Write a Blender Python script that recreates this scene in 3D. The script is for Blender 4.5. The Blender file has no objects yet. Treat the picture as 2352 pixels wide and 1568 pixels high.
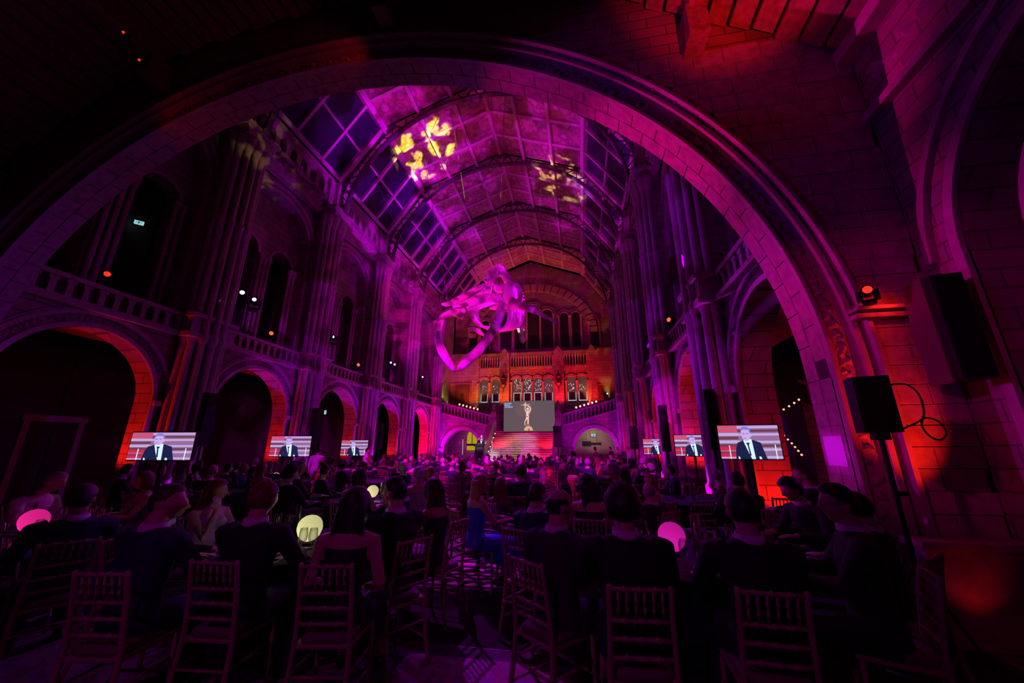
import bpy, bmesh, math, random
from mathutils import Vector, Matrix, noise
random.seed(7)
PI = math.pi
sc = bpy.context.scene
COL = sc.collection

# ------------------------------------------------------------------ camera
cd = bpy.data.cameras.new('camera'); cam = bpy.data.objects.new('camera', cd); COL.objects.link(cam)
cd.sensor_width = 36; cd.lens = 849 * 36 / 2352; cd.clip_start = .05; cd.clip_end = 200
cam.matrix_world = Matrix.Translation((0, 0, 1.65)) @ Matrix.Rotation(math.radians(10.2), 4, 'Z') @ Matrix.Rotation(math.radians(90 + 16.16), 4, 'X')
sc.camera = cam
# ------------------------------------------------------------------ world, exposure
w = bpy.data.worlds.new('world'); sc.world = w; w.use_nodes = True
w.node_tree.nodes['Background'].inputs[0].default_value = (.12, .02, .3, 1)
w.node_tree.nodes['Background'].inputs[1].default_value = .002
sc.view_settings.view_transform = 'Standard'; sc.view_settings.look = 'None'
sc.view_settings.exposure = 0; sc.view_settings.gamma = 1; sc.view_settings.use_curve_mapping = False
sc.cycles.use_denoising = True; sc.cycles.use_adaptive_sampling = True; sc.cycles.adaptive_threshold = .03
sc.cycles.max_bounces = 5; sc.cycles.diffuse_bounces = 2; sc.cycles.glossy_bounces = 2
sc.cycles.transmission_bounces = 4; sc.cycles.transparent_max_bounces = 10; sc.cycles.volume_bounces = 0
sc.cycles.sample_clamp_indirect = 3; sc.cycles.sample_clamp_direct = 0
sc.cycles.caustics_reflective = False; sc.cycles.caustics_refractive = False

PURPLE = (.36, .0, 1); VIOLET = (.5, .0, 1); MAGENTA = (1, .0, .62); PINK = (1, .01, .3); RED = (1, .012, .006); WARM = (1, .22, .04)

def spot(loc, target, power, color, size, blend=.6, radius=.08, gobo=None):
    """a stage lantern's light; gobo = (scale, threshold, width) breaks the beam up like the foliage gobos in the hall"""
    l = bpy.data.lights.new('spot', 'SPOT'); l.energy = power; l.color = color
    l.spot_size = math.radians(size); l.spot_blend = blend; l.shadow_soft_size = radius
    o = bpy.data.objects.new('spot_light', l); COL.objects.link(o); o.location = loc
    o.rotation_euler = (Vector(target) - Vector(loc)).to_track_quat('-Z', 'Y').to_euler()
    if gobo:
        l.use_nodes = True; nt = l.node_tree; em = nt.nodes['Emission']
        tc = nt.nodes.new('ShaderNodeTexCoord'); nz = nt.nodes.new('ShaderNodeTexNoise'); mp = nt.nodes.new('ShaderNodeMapping')
        mp.inputs[1].default_value = (loc[0], loc[1], loc[2])
        nz.inputs['Scale'].default_value = gobo[0]; nz.inputs['Detail'].default_value = 2
        mr = nt.nodes.new('ShaderNodeMapRange'); mr.inputs[1].default_value = gobo[1]; mr.inputs[2].default_value = gobo[1] + gobo[2]
        mr.inputs[3].default_value = gobo[3] if len(gobo) > 3 else .12; mr.inputs[4].default_value = 1.25
        nt.links.new(tc.outputs['Normal'], mp.inputs[0]); nt.links.new(mp.outputs[0], nz.inputs['Vector'])
        nt.links.new(nz.outputs[0], mr.inputs[0]); nt.links.new(mr.outputs[0], em.inputs['Strength'])
    return o
def point(loc, power, color, radius=.1):
    l = bpy.data.lights.new('point', 'POINT'); l.energy = power; l.color = color; l.shadow_soft_size = radius
    o = bpy.data.objects.new('point_light', l); COL.objects.link(o); o.location = loc
    return o

XC, XL, XR = -4.6, -12.9, 3.7
BAYS = (7.5, 12.9, 18.25, 23.6, 28.95); PIERS = (10.2, 15.58, 20.93, 26.28, 31.63)
G1 = (8, .5, .05, .05); G2 = (11, .5, .05, .05)
# ---- gobo washes thrown from the galleries across the hall and up the roof
for y in (10, 14.5, 20, 26):
    k = .5 if y == 10 else 1.25
    spot((3.2, y, 6.6), (-9.9, y + 4, 17.6), 7500 * k, (.62, .0, 1), 42, gobo=G1)
    spot((-12.3, y, 6.6), (.9, y + 4, 17.8), 4800 * k, (.72, .0, .85), 42, gobo=G1)
for y in (12.5, 20):
    spot((-4.6, y - 2, 4.5), (-4.6, y + 7, 21), 520, (.9, .0, .45), 70, gobo=G1)
spot((-4.6, 12, 7), (-8.5, 17.5, 20), 3000, (.8, 0, .85), 45, gobo=G2)
for y in (16, 21, 26):
    spot((3.0, y, 5.5), (-13, y + 3.2, 7.5), (900, 1400, 1400)[(y - 16) // 5], (.8, .0, .7), 62, gobo=G1)
    spot((-12.3, y, 6.8), (4, y + 1, 8), 900, (.45, .0, 1), 70, gobo=G1)
spot((2.6, 9.5, 4.6), (-13, 15.5, 4.6), 1300, (.55, 0, 1), 34, gobo=G1)
spot((3.2, 10, 6.6), (-12.9, 15.2, 9), 1100, (.95, 0, .5), 22, gobo=G1)
spot((-12.3, 11.5, 6.8), (3.7, 11.8, 5.6), 1800, (.42, .0, 1), 55, gobo=G1)
# ---- yellow break-ups on the ceiling panels
spot((3.2, 11.5, 6.8), (-8.9, 17.9, 19.9), 42000, (1, .72, .06), 13, .25, gobo=(26, .535, .02, 0))
spot((-12.3, 15, 6.8), (-.5, 22.2, 20), 15000, (1, .7, .2), 13, .25, gobo=(26, .55, .02, 0))
spot((-12.3, 12, 6.8), (.95, 22.0, 19), 9000, (.25, .1, 1), 6, .3)
spot((3.2, 9, 6.8), (-12.7, 11.2, 14), 900, (1, .6, .12), 14, .4, gobo=(26, .55, .02, 0))
# ---- whale
spot((-3.0, 8, 7.0), (-7.3, 19.5, 10.6), 6500, (1, 0, .66), 34, .4, gobo=(18, .44, .05, .12))
spot((3.2, 13, 6.6), (-6.5, 20, 11), 1500, (.62, 0, 1), 34, .4, gobo=(12, .46, .07, .12))
spot((-7, 27, 3.2), (-6.0, 21, 10), 1900, RED, 45)
spot((-4.6, 20.5, 3.2), (-4.6, 20.5, 9), 500, (1, 0, .08), 40)
# ---- end wall, red and amber
for x, p in ((-10.5, 800), (-7, 1000), (-4.6, 600), (-1.8, 1000), (1.2, 750)):
    spot((x, 33.6, 4.9), (x, 36.2, 9.5), p, (1, .10, .015) if x < -5 else (1, .015, .02), 84)
spot((-4.6, 29, 4), (-4.6, 36.2, 7.4), 420, (1, .42, .18), 46)
spot((-4.6, 22, 7), (-4.6, 36, 15), 600, (.7, 0, .45), 60, gobo=G2)
# ---- stairs: white centre, red sides
spot((-4.5, 25.2, 13.5), (-4.5, 29.2, 1.9), 11000, (1, .62, .52), 24, 1)
for k in (0, 1):
    spot((-6.8, 26.3 + k * 1.6, .9 + k), (-6.1, 30.0 + k, 2.3 + k * .5), 230, (1, .01, .04), 60)
    spot((-2.2, 26.3 + k * 1.6, .9 + k), (-2.9, 30.0 + k, 2.3 + k * .5), 230, (1, .01, .04), 60)
spot((-8.6, 26.2, 1.2), (-7.2, 30, 3.2), 300, (1, .01, .06), 60)
spot((-6.6, 21, 5.5), (-7.0, 26.7, 2.0), 2600, (1, .8, .9), 15)
# ---- violet up-lights at the foot of the piers, red ones inside the arches
for i, y in enumerate(PIERS):
    spot((XL + 1.0, y - .25, .3), (XL + .1, y, 4.5), (60, 560, 800, 1000, 800)[i], VIOLET, 84)
    spot((XR - 1.0, y + .1, .3), (XR - .1, y + .1, 4), (640, 420, 300, 260, 200)[i], (.6, 0, 1), 66)
for i, y in enumerate(BAYS):
    spot((XL - .42, y + .6, .3), (XL - .36, y + 1.74, 3.4), (330, 260, 210, 210, 700)[i], RED if i < 4 else (1, 0, .06), 75)
    if i: spot((XR + .38, y + .6, .3), (XR + .35, y + 1.74, 3), 300, RED, 75)
spot((XR + .2, 8.6, .25), (XR + .4, 9.2, 1.0), 110, (1, .01, .006), 80)
spot((XR - 3, 6.8, 4.8), (XR + .6, 9.2, 2.6), 60, (.8, 0, .5), 40)
spot((-12, 27, 1), (-12.9, 30, 3.8), 700, (1, 0, .12), 90)
spot((-10.4, 30, .6), (-10.4, 32.2, 3.6), 360, (.6, 0, .9), 110)
spot((1.1, 30, .6), (1.1, 32.2, 3.6), 360, (.55, 0, .9), 110)
# ---- light on the guests: magenta washes from the gallery above the near arch and from the sides, plus an added fill
for x, c, p in ((-9.5, (.8, 0, .9), 1700), (-4.6, (1, 0, .75), 4600), (.5, (.9, 0, .85), 3400)):
    spot((x, 5.7, 6.9), (x * .55 - 1.6, 17, .6), p, c, 62, gobo=(9, .46, .06, .12))
spot((-4.6, 24, 12), (-3.5, 12, 1), 2600, (.9, 0, .85), 70, gobo=(7, .45, .07, .15))
spot((3.0, 20, 7), (-4, 9, 1), 800, (.3, 0, 1), 75, gobo=(7, .45, .07, .15))
spot((-12, 21, 7), (-3, 8, 1), 800, (.5, 0, 1), 75, gobo=(7, .45, .07, .15))
spot((-6.5, 13, 11), (-1.7, 5.7, 0), 4500, (.6, 0, 1), 20, gobo=(18, .45, .04, .15))
spot((-5, 10, 8.2), (-5.2, 2.7, 0), 180, (.3, 0, 1), 20)
spot((-1.0, 9, 8), (.1, 3.1, 0), 70, (.3, 0, 1), 18)
spot((-11, 9, 7.5), (-2.6, 3.2, 1.0), 260, (.45, 0, 1), 30, gobo=(10, .46, .06, .1))
spot((3, 9.5, 6), (-3.2, 3.4, 1.0), 160, (.5, 0, 1), 34, gobo=(10, .46, .06, .1))
spot((-1.8, -2.5, 4.5), (-1.2, 2.9, .3), 95, (.75, .0, .75), 62, .9)  # added fill from behind the camera to brighten the near chair backs
# ---- near bay: first arch, its wall and the red-lit corner
for tz, p in ((4.0, 1500), (6.3, 3600), (7.6, 1000)): spot((-9.5, 6.5, 4.6), (2.9 if tz < 5 else (1.9 if tz < 7 else -.4), 5.25, tz), p, (1, 0, .40), 15, .9)
spot((-11.5, 8.5, 3.0), (2.95, 5.2, 2.6), 1300, (.8, 0, .75), 17)
spot((2.2, 8.3, 5.5), (-12.2, 5.0, 2.9), 150, (.3, 0, 1), 34)
spot((-8.5, -.5, 5.2), (3.8, 4.2, 5.2), 230, (.30, 0, 1), 50, gobo=(5, .45, .08, .15))
spot((-2.0, .2, 3.6), (3.45, 4.6, 2.6), 190, (.9, 0, .34), 30)
spot((3.3, 3.55, .4), (3.27, 4.6, 1.9), 220, RED, 30, .9, .03)
spot((3.3, 4.0, .2), (3.32, 4.38, .55), 1.2, RED, 70, .9, .03)
spot((-3, 7.2, 3.0), (2.9, 5.06, 1.62), 900, (.7, 0, 1), 4.5, .5)  # added narrow spot, there only to brighten the paper notice
spot((3.35, 4.3, 3.19), (3.35, 4.62, 3.1), 3, RED, 130, .8, .03)
spot((1.7, .6, 2.6), (2.4, 3.6, 8.0), 1500, (1, .01, .02), 30, .8)
spot((-3.2, 4.2, 8.5), (-4.6, 4.75, 9.05), 7, RED, 60, .9)
spot((-8.2, 4.2, 6.9), (-7.8, 4.8, 8.0), 4, RED, 60, .9)
spot((-2.5, 3.6, 3.2), (1.9, 4.75, 6.1), 60, (1, .01, .06), 26, .9)

# ------------------------------------------------------------------ materials
MATS = {}
def mat(name, color, rough=.6, metal=0, emit=None, estr=0, bump=0, bscale=20, var=0, spec=.5, sheen=0):
    if name in MATS: return MATS[name]
    m = bpy.data.materials.new(name); m.use_nodes = True; nt = m.node_tree; b = nt.nodes['Principled BSDF']
    b.inputs['Base Color'].default_value = (*color, 1); b.inputs['Roughness'].default_value = rough
    b.inputs['Metallic'].default_value = metal; b.inputs['Specular IOR Level'].default_value = spec
    if emit: b.inputs['Emission Color'].default_value = (*emit, 1); b.inputs['Emission Strength'].default_value = estr
    if bump or var:
        g = nt.nodes.new('ShaderNodeNewGeometry'); n = nt.nodes.new('ShaderNodeTexNoise')
        n.inputs['Scale'].default_value = bscale; n.inputs['Detail'].default_value = 4
        nt.links.new(g.outputs['Position'], n.inputs['Vector'])
        if bump:
            bp = nt.nodes.new('ShaderNodeBump'); bp.inputs['Strength'].default_value = bump; bp.inputs['Distance'].default_value = .05
            nt.links.new(n.outputs[0], bp.inputs['Height']); nt.links.new(bp.outputs[0], b.inputs['Normal'])
        if var:
            r = nt.nodes.new('ShaderNodeMapRange'); r.inputs[1].default_value = .3; r.inputs[2].default_value = .7
            r.inputs[3].default_value = 1 - var; r.inputs[4].default_value = 1 + var
            mx = nt.nodes.new('ShaderNodeVectorMath'); mx.operation = 'SCALE'; mx.inputs[0].default_value = color
            nt.links.new(n.outputs[0], r.inputs[0]); nt.links.new(r.outputs[0], mx.inputs['Scale'])
            nt.links.new(mx.outputs[0], b.inputs['Base Color'])
    MATS[name] = m; return m

def stone_mat(name, c1, c2, cm, bw=.75, bh=.3, bump=.5):
    """banded terracotta masonry: courses, joints and mottling"""
    m = bpy.data.materials.new(name); m.use_nodes = True; nt = m.node_tree; b = nt.nodes['Principled BSDF']; L = nt.links.new
    g = nt.nodes.new('ShaderNodeNewGeometry'); s = nt.nodes.new('ShaderNodeSeparateXYZ'); a = nt.nodes.new('ShaderNodeMath')
    c = nt.nodes.new('ShaderNodeCombineXYZ'); br = nt.nodes.new('ShaderNodeTexBrick')
    L(g.outputs['Position'], s.inputs[0]); a.operation = 'ADD'; L(s.outputs[0], a.inputs[0]); L(s.outputs[1], a.inputs[1])
    L(a.outputs[0], c.inputs[0]); L(s.outputs[2], c.inputs[1]); L(c.outputs[0], br.inputs['Vector'])
    br.inputs['Color1'].default_value = (*c1, 1); br.inputs['Color2'].default_value = (*c2, 1); br.inputs['Mortar'].default_value = (*cm, 1)
    br.inputs['Scale'].default_value = 1; br.inputs['Mortar Size'].default_value = .012; br.inputs['Brick Width'].default_value = bw
    br.inputs['Row Height'].default_value = bh; br.inputs['Bias'].default_value = -.2
    n = nt.nodes.new('ShaderNodeTexNoise'); n.inputs['Scale'].default_value = 2.2; n.inputs['Detail'].default_value = 6
    L(g.outputs['Position'], n.inputs['Vector'])
    mx = nt.nodes.new('ShaderNodeMix'); mx.data_type = 'RGBA'; mx.blend_type = 'MULTIPLY'; mx.inputs[0].default_value = .7
    L(br.outputs[0], mx.inputs[6]); L(n.outputs[0], mx.inputs[7])
    gm = nt.nodes.new('ShaderNodeBrightContrast'); gm.inputs[1].default_value = .06; gm.inputs[2].default_value = .1
    L(mx.outputs[2], gm.inputs[0]); L(gm.outputs[0], b.inputs['Base Color'])
    bp = nt.nodes.new('ShaderNodeBump'); bp.inputs['Strength'].default_value = bump; bp.inputs['Distance'].default_value = .02
    L(br.outputs[0], bp.inputs['Height']); L(bp.outputs[0], b.inputs['Normal'])
    b.inputs['Roughness'].default_value = .62
    MATS[name] = m; return m
STONE = stone_mat('terracotta masonry', (.62, .48, .40), (.42, .36, .38), (.16, .12, .11))
STONE_F = stone_mat('terracotta facing', (.55, .40, .32), (.38, .30, .30), (.2, .15, .14), .55, .21, .15)
PLAIN = mat('plain terracotta', (.5, .4, .36), .6, bump=.25, bscale=9, var=.25)
SHAFT = mat('shaft stone', (.52, .43, .42), .45, bump=.1, bscale=6, var=.2)
CARVE = mat('carved stone', (.5, .4, .38), .5, bump=.4, bscale=14, var=.3)
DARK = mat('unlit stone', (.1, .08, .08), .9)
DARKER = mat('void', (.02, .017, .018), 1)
IRON = mat('painted iron', (.10, .08, .10), .45, .3)
TIMBER = mat('ceiling timber', (.34, .2, .14), .55, bump=.2, bscale=12, var=.3)
GOLDW = mat('gold chair lacquer', (.5, .3, .2), .32, .15)
GOLDF = mat('lime-washed chair wood', (.42, .26, .2), .42)
BLACK = mat('matt black casing', (.008, .008, .01), .7)
GRILLE = mat('speaker grille', (.012, .012, .014), .5, .4)
CLOTHT = mat('midnight table linen', (.012, .01, .028), .85, bump=.2, bscale=40)
WHITE = mat('white card', (.8, .8, .8), .6)
BONE = mat('whale bone', (.78, .74, .66), .5, bump=.3, bscale=5, var=.18)
SKIN = mat('skin', (.56, .34, .26), .5, var=.08, bscale=14)
SHIRT = mat('white shirt cotton', (.75, .75, .78), .7)
SHOE = mat('shoe leather', (.01, .01, .01), .35)
CHROME = mat('polished steel', (.7, .7, .7), .2, 1)
WIRE = mat('steel wire', (.5, .45, .5), .4, .8)
def emis(name, c, s): return mat('glow ' + name, (0, 0, 0), 1, emit=c, estr=s)

def roofpanel_mat():
    m = bpy.data.materials.new('painted ceiling panel'); m.use_nodes = True; nt = m.node_tree; b = nt.nodes['Principled BSDF']; L = nt.links.new
    g = nt.nodes.new('ShaderNodeNewGeometry'); v = nt.nodes.new('ShaderNodeTexVoronoi'); v.inputs['Scale'].default_value = 1.7
    n = nt.nodes.new('ShaderNodeTexNoise'); n.inputs['Scale'].default_value = 5; n.inputs['Detail'].default_value = 3
    L(g.outputs['Position'], n.inputs['Vector']); L(g.outputs['Position'], v.inputs['Vector'])
    ad = nt.nodes.new('ShaderNodeMath'); ad.operation = 'MULTIPLY'; L(v.outputs[0], ad.inputs[0]); L(n.outputs[0], ad.inputs[1])
    r = nt.nodes.new('ShaderNodeValToRGB'); e = r.color_ramp.elements
    e[0].position = .1; e[0].color = (.6, .54, .42, 1); e[1].position = .22; e[1].color = (.26, .18, .13, 1)
    x = r.color_ramp.elements.new(.32); x.color = (.5, .42, .26, 1)
    L(ad.outputs[0], r.inputs[0]); L(r.outputs[0], b.inputs['Base Color']); b.inputs['Roughness'].default_value = .6
    return m
PANEL = roofpanel_mat()
def glass_mat(name, tint, alpha):
    m = bpy.data.materials.new(name); m.use_nodes = True; nt = m.node_tree; nt.nodes.clear(); L = nt.links.new
    o = nt.nodes.new('ShaderNodeOutputMaterial'); t = nt.nodes.new('ShaderNodeBsdfTransparent'); gl = nt.nodes.new('ShaderNodeBsdfGlossy')
    gl.inputs['Roughness'].default_value = .04; t.inputs[0].default_value = (*tint, 1)
    f = nt.nodes.new('ShaderNodeLayerWeight'); f.inputs[0].default_value = .35; mp = nt.nodes.new('ShaderNodeMath'); mp.operation = 'MULTIPLY_ADD'
    mp.inputs[1].default_value = .6; mp.inputs[2].default_value = alpha
    mx = nt.nodes.new('ShaderNodeMixShader'); L(f.outputs['Facing'], mp.inputs[0]); L(mp.outputs[0], mx.inputs[0])
    L(t.outputs[0], mx.inputs[1]); L(gl.outputs[0], mx.inputs[2]); L(mx.outputs[0], o.inputs[0])
    return m
GLASS = glass_mat('clear glass', (.94, .94, .94), .05)
PANE = mat('night roof glass', (.03, .02, .06), .3, bump=.15, bscale=1.5, spec=.6)

def floor_mat():
    m = bpy.data.materials.new('mosaic floor'); m.use_nodes = True; nt = m.node_tree; b = nt.nodes['Principled BSDF']; L = nt.links.new
    g = nt.nodes.new('ShaderNodeNewGeometry'); v = nt.nodes.new('ShaderNodeTexVoronoi'); v.inputs['Scale'].default_value = 26
    br = nt.nodes.new('ShaderNodeTexBrick'); br.offset = 0; br.inputs['Scale'].default_value = 1; br.inputs['Brick Width'].default_value = 1.6
    br.inputs['Row Height'].default_value = 1.2; br.inputs['Mortar Size'].default_value = .09
    br.inputs['Color1'].default_value = (.42, .36, .34, 1); br.inputs['Color2'].default_value = (.33, .28, .28, 1); br.inputs['Mortar'].default_value = (.08, .06, .06, 1)
    L(g.outputs['Position'], v.inputs['Vector']); L(g.outputs['Position'], br.inputs['Vector'])
    mx = nt.nodes.new('ShaderNodeMix'); mx.data_type = 'RGBA'; mx.blend_type = 'MULTIPLY'; mx.inputs[0].default_value = .55
    L(br.outputs[0], mx.inputs[6]); L(v.outputs['Color'], mx.inputs[7]); L(mx.outputs[2], b.inputs['Base Color'])
    b.inputs['Roughness'].default_value = .7; b.inputs['Specular IOR Level'].default_value = .2
    return m
FLOORM = floor_mat()

# ------------------------------------------------------------------ mesh helpers
class G:
    def __init__(s, T=None): s.v = []; s.f = []; s.m = []; s.T = T; s.mi = 0
    def add(s, vs, fs):
        o = len(s.v)
        s.v += [s.T(*p) for p in vs] if s.T else [tuple(p) for p in vs]
        for f in fs: s.f.append([i + o for i in f]); s.m.append(s.mi)
    def box(s, x0, x1, y0, y1, z0, z1):
        s.add([(x0, y0, z0), (x1, y0, z0), (x1, y1, z0), (x0, y1, z0), (x0, y0, z1), (x1, y0, z1), (x1, y1, z1), (x0, y1, z1)],
              [(0, 3, 2, 1), (4, 5, 6, 7), (0, 1, 5, 4), (1, 2, 6, 5), (2, 3, 7, 6), (3, 0, 4, 7)])
    def bbox(s, x0, x1, y0, y1, z0, z1, b, ax=1):
        """box whose face looking down -ax is chamfered by b (a dressed block)"""
        if ax == 1:
            vs = [(x0, y0 + b, z0), (x1, y0 + b, z0), (x1, y1, z0), (x0, y1, z0), (x0, y0 + b, z1), (x1, y0 + b, z1), (x1, y1, z1), (x0, y1, z1),
                  (x0 + b, y0, z0 + b), (x1 - b, y0, z0 + b), (x1 - b, y0, z1 - b), (x0 + b, y0, z1 - b)]
            s.add(vs, [(0, 3, 2, 1), (4, 5, 6, 7), (1, 2, 6, 5), (2, 3, 7, 6), (3, 0, 4, 7), (8, 9, 10, 11), (0, 1, 9, 8), (1, 5, 10, 9), (5, 4, 11, 10), (4, 0, 8, 11)])
    def hexa(s, p): s.add(p, [(0, 3, 2, 1), (4, 5, 6, 7), (0, 1, 5, 4), (1, 2, 6, 5), (2, 3, 7, 6), (3, 0, 4, 7)])
    def tube(s, pts, r, n=8, cap=True, flat=1):
        pts = [Vector(p) for p in pts]; k = len(pts)
        if not isinstance(r, (list, tuple)): r = [r] * k
        vs = []; prev = None
        for i, p in enumerate(pts):
            d = (pts[min(i + 1, k - 1)] - pts[max(i - 1, 0)])
            if d.length < 1e-9: d = Vector((0, 0, 1))
            d.normalize()
            if prev is None: a = d.orthogonal().normalized()
            else:
                a = prev - d * prev.dot(d)
                a = a.normalized() if a.length > 1e-6 else d.orthogonal().normalized()
            prev = a; b = d.cross(a)
            for j in range(n):
                t = 2 * PI * j / n; vs.append(tuple(p + (a * math.cos(t) + b * math.sin(t) * flat) * r[i]))
        fs = [(i * n + j, i * n + (j + 1) % n, (i + 1) * n + (j + 1) % n, (i + 1) * n + j) for i in range(k - 1) for j in range(n)]
        if cap: fs += [tuple(range(n))[::-1], tuple(range((k - 1) * n, k * n))]
        s.add(vs, fs)
    def lathe(s, prof, o=(0, 0, 0), n=16, ax='z'):
        vs = []
        for r, h in prof:
            for j in range(n):
                t = 2 * PI * j / n; a, b = r * math.cos(t), r * math.sin(t)
                vs.append((o[0] + a, o[1] + b, o[2] + h) if ax == 'z' else (o[0] + a, o[1] + h, o[2] + b) if ax == 'y' else (o[0] + h, o[1] + a, o[2] + b))
        k = len(prof); fs = [(i * n + j, i * n + (j + 1) % n, (i + 1) * n + (j + 1) % n, (i + 1) * n + j) for i in range(k - 1) for j in range(n)]
        fs += [tuple(range(n))[::-1], tuple(range((k - 1) * n, k * n))]
        s.add(vs, fs)
    def sph(s, c, r, nu=12, nv=8, rot=None):
        if not isinstance(r, (list, tuple)): r = (r, r, r)
        pr = []
        for i in range(nv + 1):
            a = PI * i / nv
            for j in range(nu):
                t = 2 * PI * j / nu; p = Vector((r[0] * math.sin(a) * math.cos(t), r[1] * math.sin(a) * math.sin(t), r[2] * math.cos(a)))
                if rot: p = rot @ p
                pr.append((c[0] + p.x, c[1] + p.y, c[2] + p.z))
        s.add(pr, [(i * nu + j, (i + 1) * nu + j, (i + 1) * nu + (j + 1) % nu, i * nu + (j + 1) % nu) for i in range(nv) for j in range(nu)])
    def prism(s, poly, a0, a1, ax='y'):
        """polygon in the plane normal to ax, pushed from a0 to a1"""
        f = {'y': lambda p, a: (p[0], a, p[1]), 'z': lambda p, a: (p[0], p[1], a), 'x': lambda p, a: (a, p[0], p[1])}[ax]
        n = len(poly); s.add([f(p, a0) for p in poly] + [f(p, a1) for p in poly],
                             [tuple(range(n)), tuple(range(n, 2 * n))[::-1]] + [(i, (i + 1) % n, n + (i + 1) % n, n + i) for i in range(n)])
    def arch_wall(s, u0, u1, z0, z1, uc, hw, zs, rise, w0, w1, N=20, floor_open=True):
        """slab between w0 and w1 with an arched opening; written in (u, w, z)"""
        arc = [(uc - hw, z0)] + [(uc + hw * -math.cos(PI * i / N), zs + rise * math.sin(PI * i / N)) for i in range(N + 1)] + [(uc + hw, z0)]
        for w in (w0, w1):
            s.add([(u0, w, z0), (uc - hw, w, z0), (uc - hw, w, zs), (uc - hw, w, z1), (u0, w, z1)], [(0, 1, 2, 3, 4)])
            s.add([(u1, w, z0), (uc + hw, w, z0), (uc + hw, w, zs), (uc + hw, w, z1), (u1, w, z1)], [(0, 1, 2, 3, 4)])
            for i in range(1, N + 1):
                a, b = arc[i], arc[i + 1]
                s.add([(a[0], w, a[1]), (b[0], w, b[1]), (b[0], w, z1), (a[0], w, z1)], [(0, 1, 2, 3)])
        for i in range(len(arc) - 1):
            a, b = arc[i], arc[i + 1]
            s.add([(a[0], w0, a[1]), (b[0], w0, b[1]), (b[0], w1, b[1]), (a[0], w1, a[1])], [(0, 1, 2, 3)])
        s.add([(u0, w0, z1), (u1, w0, z1), (u1, w1, z1), (u0, w1, z1)], [(0, 1, 2, 3)])
        s.add([(u0, w0, z0), (u0, w0, z1), (u0, w1, z1), (u0, w1, z0)], [(0, 1, 2, 3)])
        s.add([(u1, w0, z0), (u1, w0, z1), (u1, w1, z1), (u1, w1, z0)], [(0, 1, 2, 3)])
    def arch_ring(s, uc, hw, zs, rise, r0, r1, w0, w1, N=24, zleg=None, t0=0, t1=1):
        P = []
        if zleg is not None: P.append((-1, 0, zleg))
        for i in range(N + 1):
            t = PI * (t0 + (t1 - t0) * i / N); P.append((-math.cos(t), math.sin(t), None))
        if zleg is not None: P.append((1, 0, zleg))
        vs = []
        for c, sn, zl in P:
            for r, w in ((r0, w0), (r1, w0), (r1, w1), (r0, w1)):
                vs.append((uc + (hw + r) * c, w, zl if zl is not None else zs + (rise + r) * sn))
        k = len(P); fs = [(i * 4 + j, i * 4 + (j + 1) % 4, (i + 1) * 4 + (j + 1) % 4, (i + 1) * 4 + j) for i in range(k - 1) for j in range(4)]
        s.add(vs, fs + [(3, 2, 1, 0), ((k - 1) * 4, (k - 1) * 4 + 1, (k - 1) * 4 + 2, (k - 1) * 4 + 3)])
    def bumps(s, uc, hw, zs, rise, r, w, N, size, seed=1, zleg=None):
        """carved foliage knobs along an arch"""
        rnd = random.Random(seed); pos = []
        for i in range(N):
            t = PI * (i + .5) / N; pos.append((uc - (hw + r) * math.cos(t), zs + (rise + r) * math.sin(t)))
        if zleg is not None:
            k = int((zs - zleg) / (size * 1.7))
            for i in range(k):
                z = zleg + (zs - zleg) * (i + .5) / k; pos += [(uc - hw - r, z), (uc + hw + r, z)]
        for u, z in pos:
            for q in range(2):
                a = size * rnd.uniform(.35, .7); du, dz = rnd.uniform(-.4, .4) * size, rnd.uniform(-.5, .5) * size; d = rnd.uniform(.4, .9) * size
                s.add([(u + du - a, w, z + dz - a * .6), (u + du + a * .8, w, z + dz - a), (u + du + a, w, z + dz + a * .8), (u + du - a * .7, w, z + dz + a), (u + du + rnd.uniform(-.3, .3) * a, w - d, z + dz + rnd.uniform(-.3, .3) * a)],
                      [(0, 1, 4), (1, 2, 4), (2, 3, 4), (3, 0, 4)])
    def mesh(s, name, smooth=False):
        me = bpy.data.meshes.new(name); me.from_pydata(s.v, [], s.f)
        if any(s.m): me.polygons.foreach_set('material_index', s.m)
        if smooth: me.polygons.foreach_set('use_smooth', [True] * len(me.polygons))
        me.update(); return me
    def obj(s, name, m, parent=None, smooth=False, **k):
        me = s.mesh(name, smooth)
        bm = bmesh.new(); bm.from_mesh(me); bmesh.ops.recalc_face_normals(bm, faces=bm.faces); bm.to_mesh(me); bm.free()
        return put(me, name, m, parent, **k)
def put(me, name, m=None, parent=None, loc=None, rz=None, scale=None, kind=None):
    o = bpy.data.objects.new(name, me); COL.objects.link(o)
    if m is not None and me is not None and not me.materials:
        for x in (m if isinstance(m, (list, tuple)) else [m]): me.materials.append(x)
    if parent: o.parent = parent
    if loc is not None: o.location = loc
    if rz is not None: o.rotation_euler = (0, 0, rz)
    if scale is not None: o.scale = (scale,) * 3 if not isinstance(scale, tuple) else scale
    if kind: o['kind'] = kind
    return o
def empty(name, loc=(0, 0, 0), rz=0, parent=None):
    o = bpy.data.objects.new(name, None); COL.objects.link(o); o.location = loc; o.rotation_euler = (0, 0, rz); o.empty_display_size = .1
    if parent: o.parent = parent
    return o
def tag(o, label, cat, group=None):
    o['label'] = label; o['category'] = cat
    if group: o['group'] = group
    return o
def struct(o): o['kind'] = 'structure'; return o
def copy_tree(o, parent=None, kids=None):
    c = o.copy(); COL.objects.link(c)
    if parent: c.parent = parent
    for ch in KIDS.get(o.name, ()) if kids is None else kids:
        KIDS.setdefault(c.name, []).append(copy_tree(ch, c))
    return c
KIDS = {}
def reg(root, parts):
    KIDS[root.name] = list(parts); return root
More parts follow.
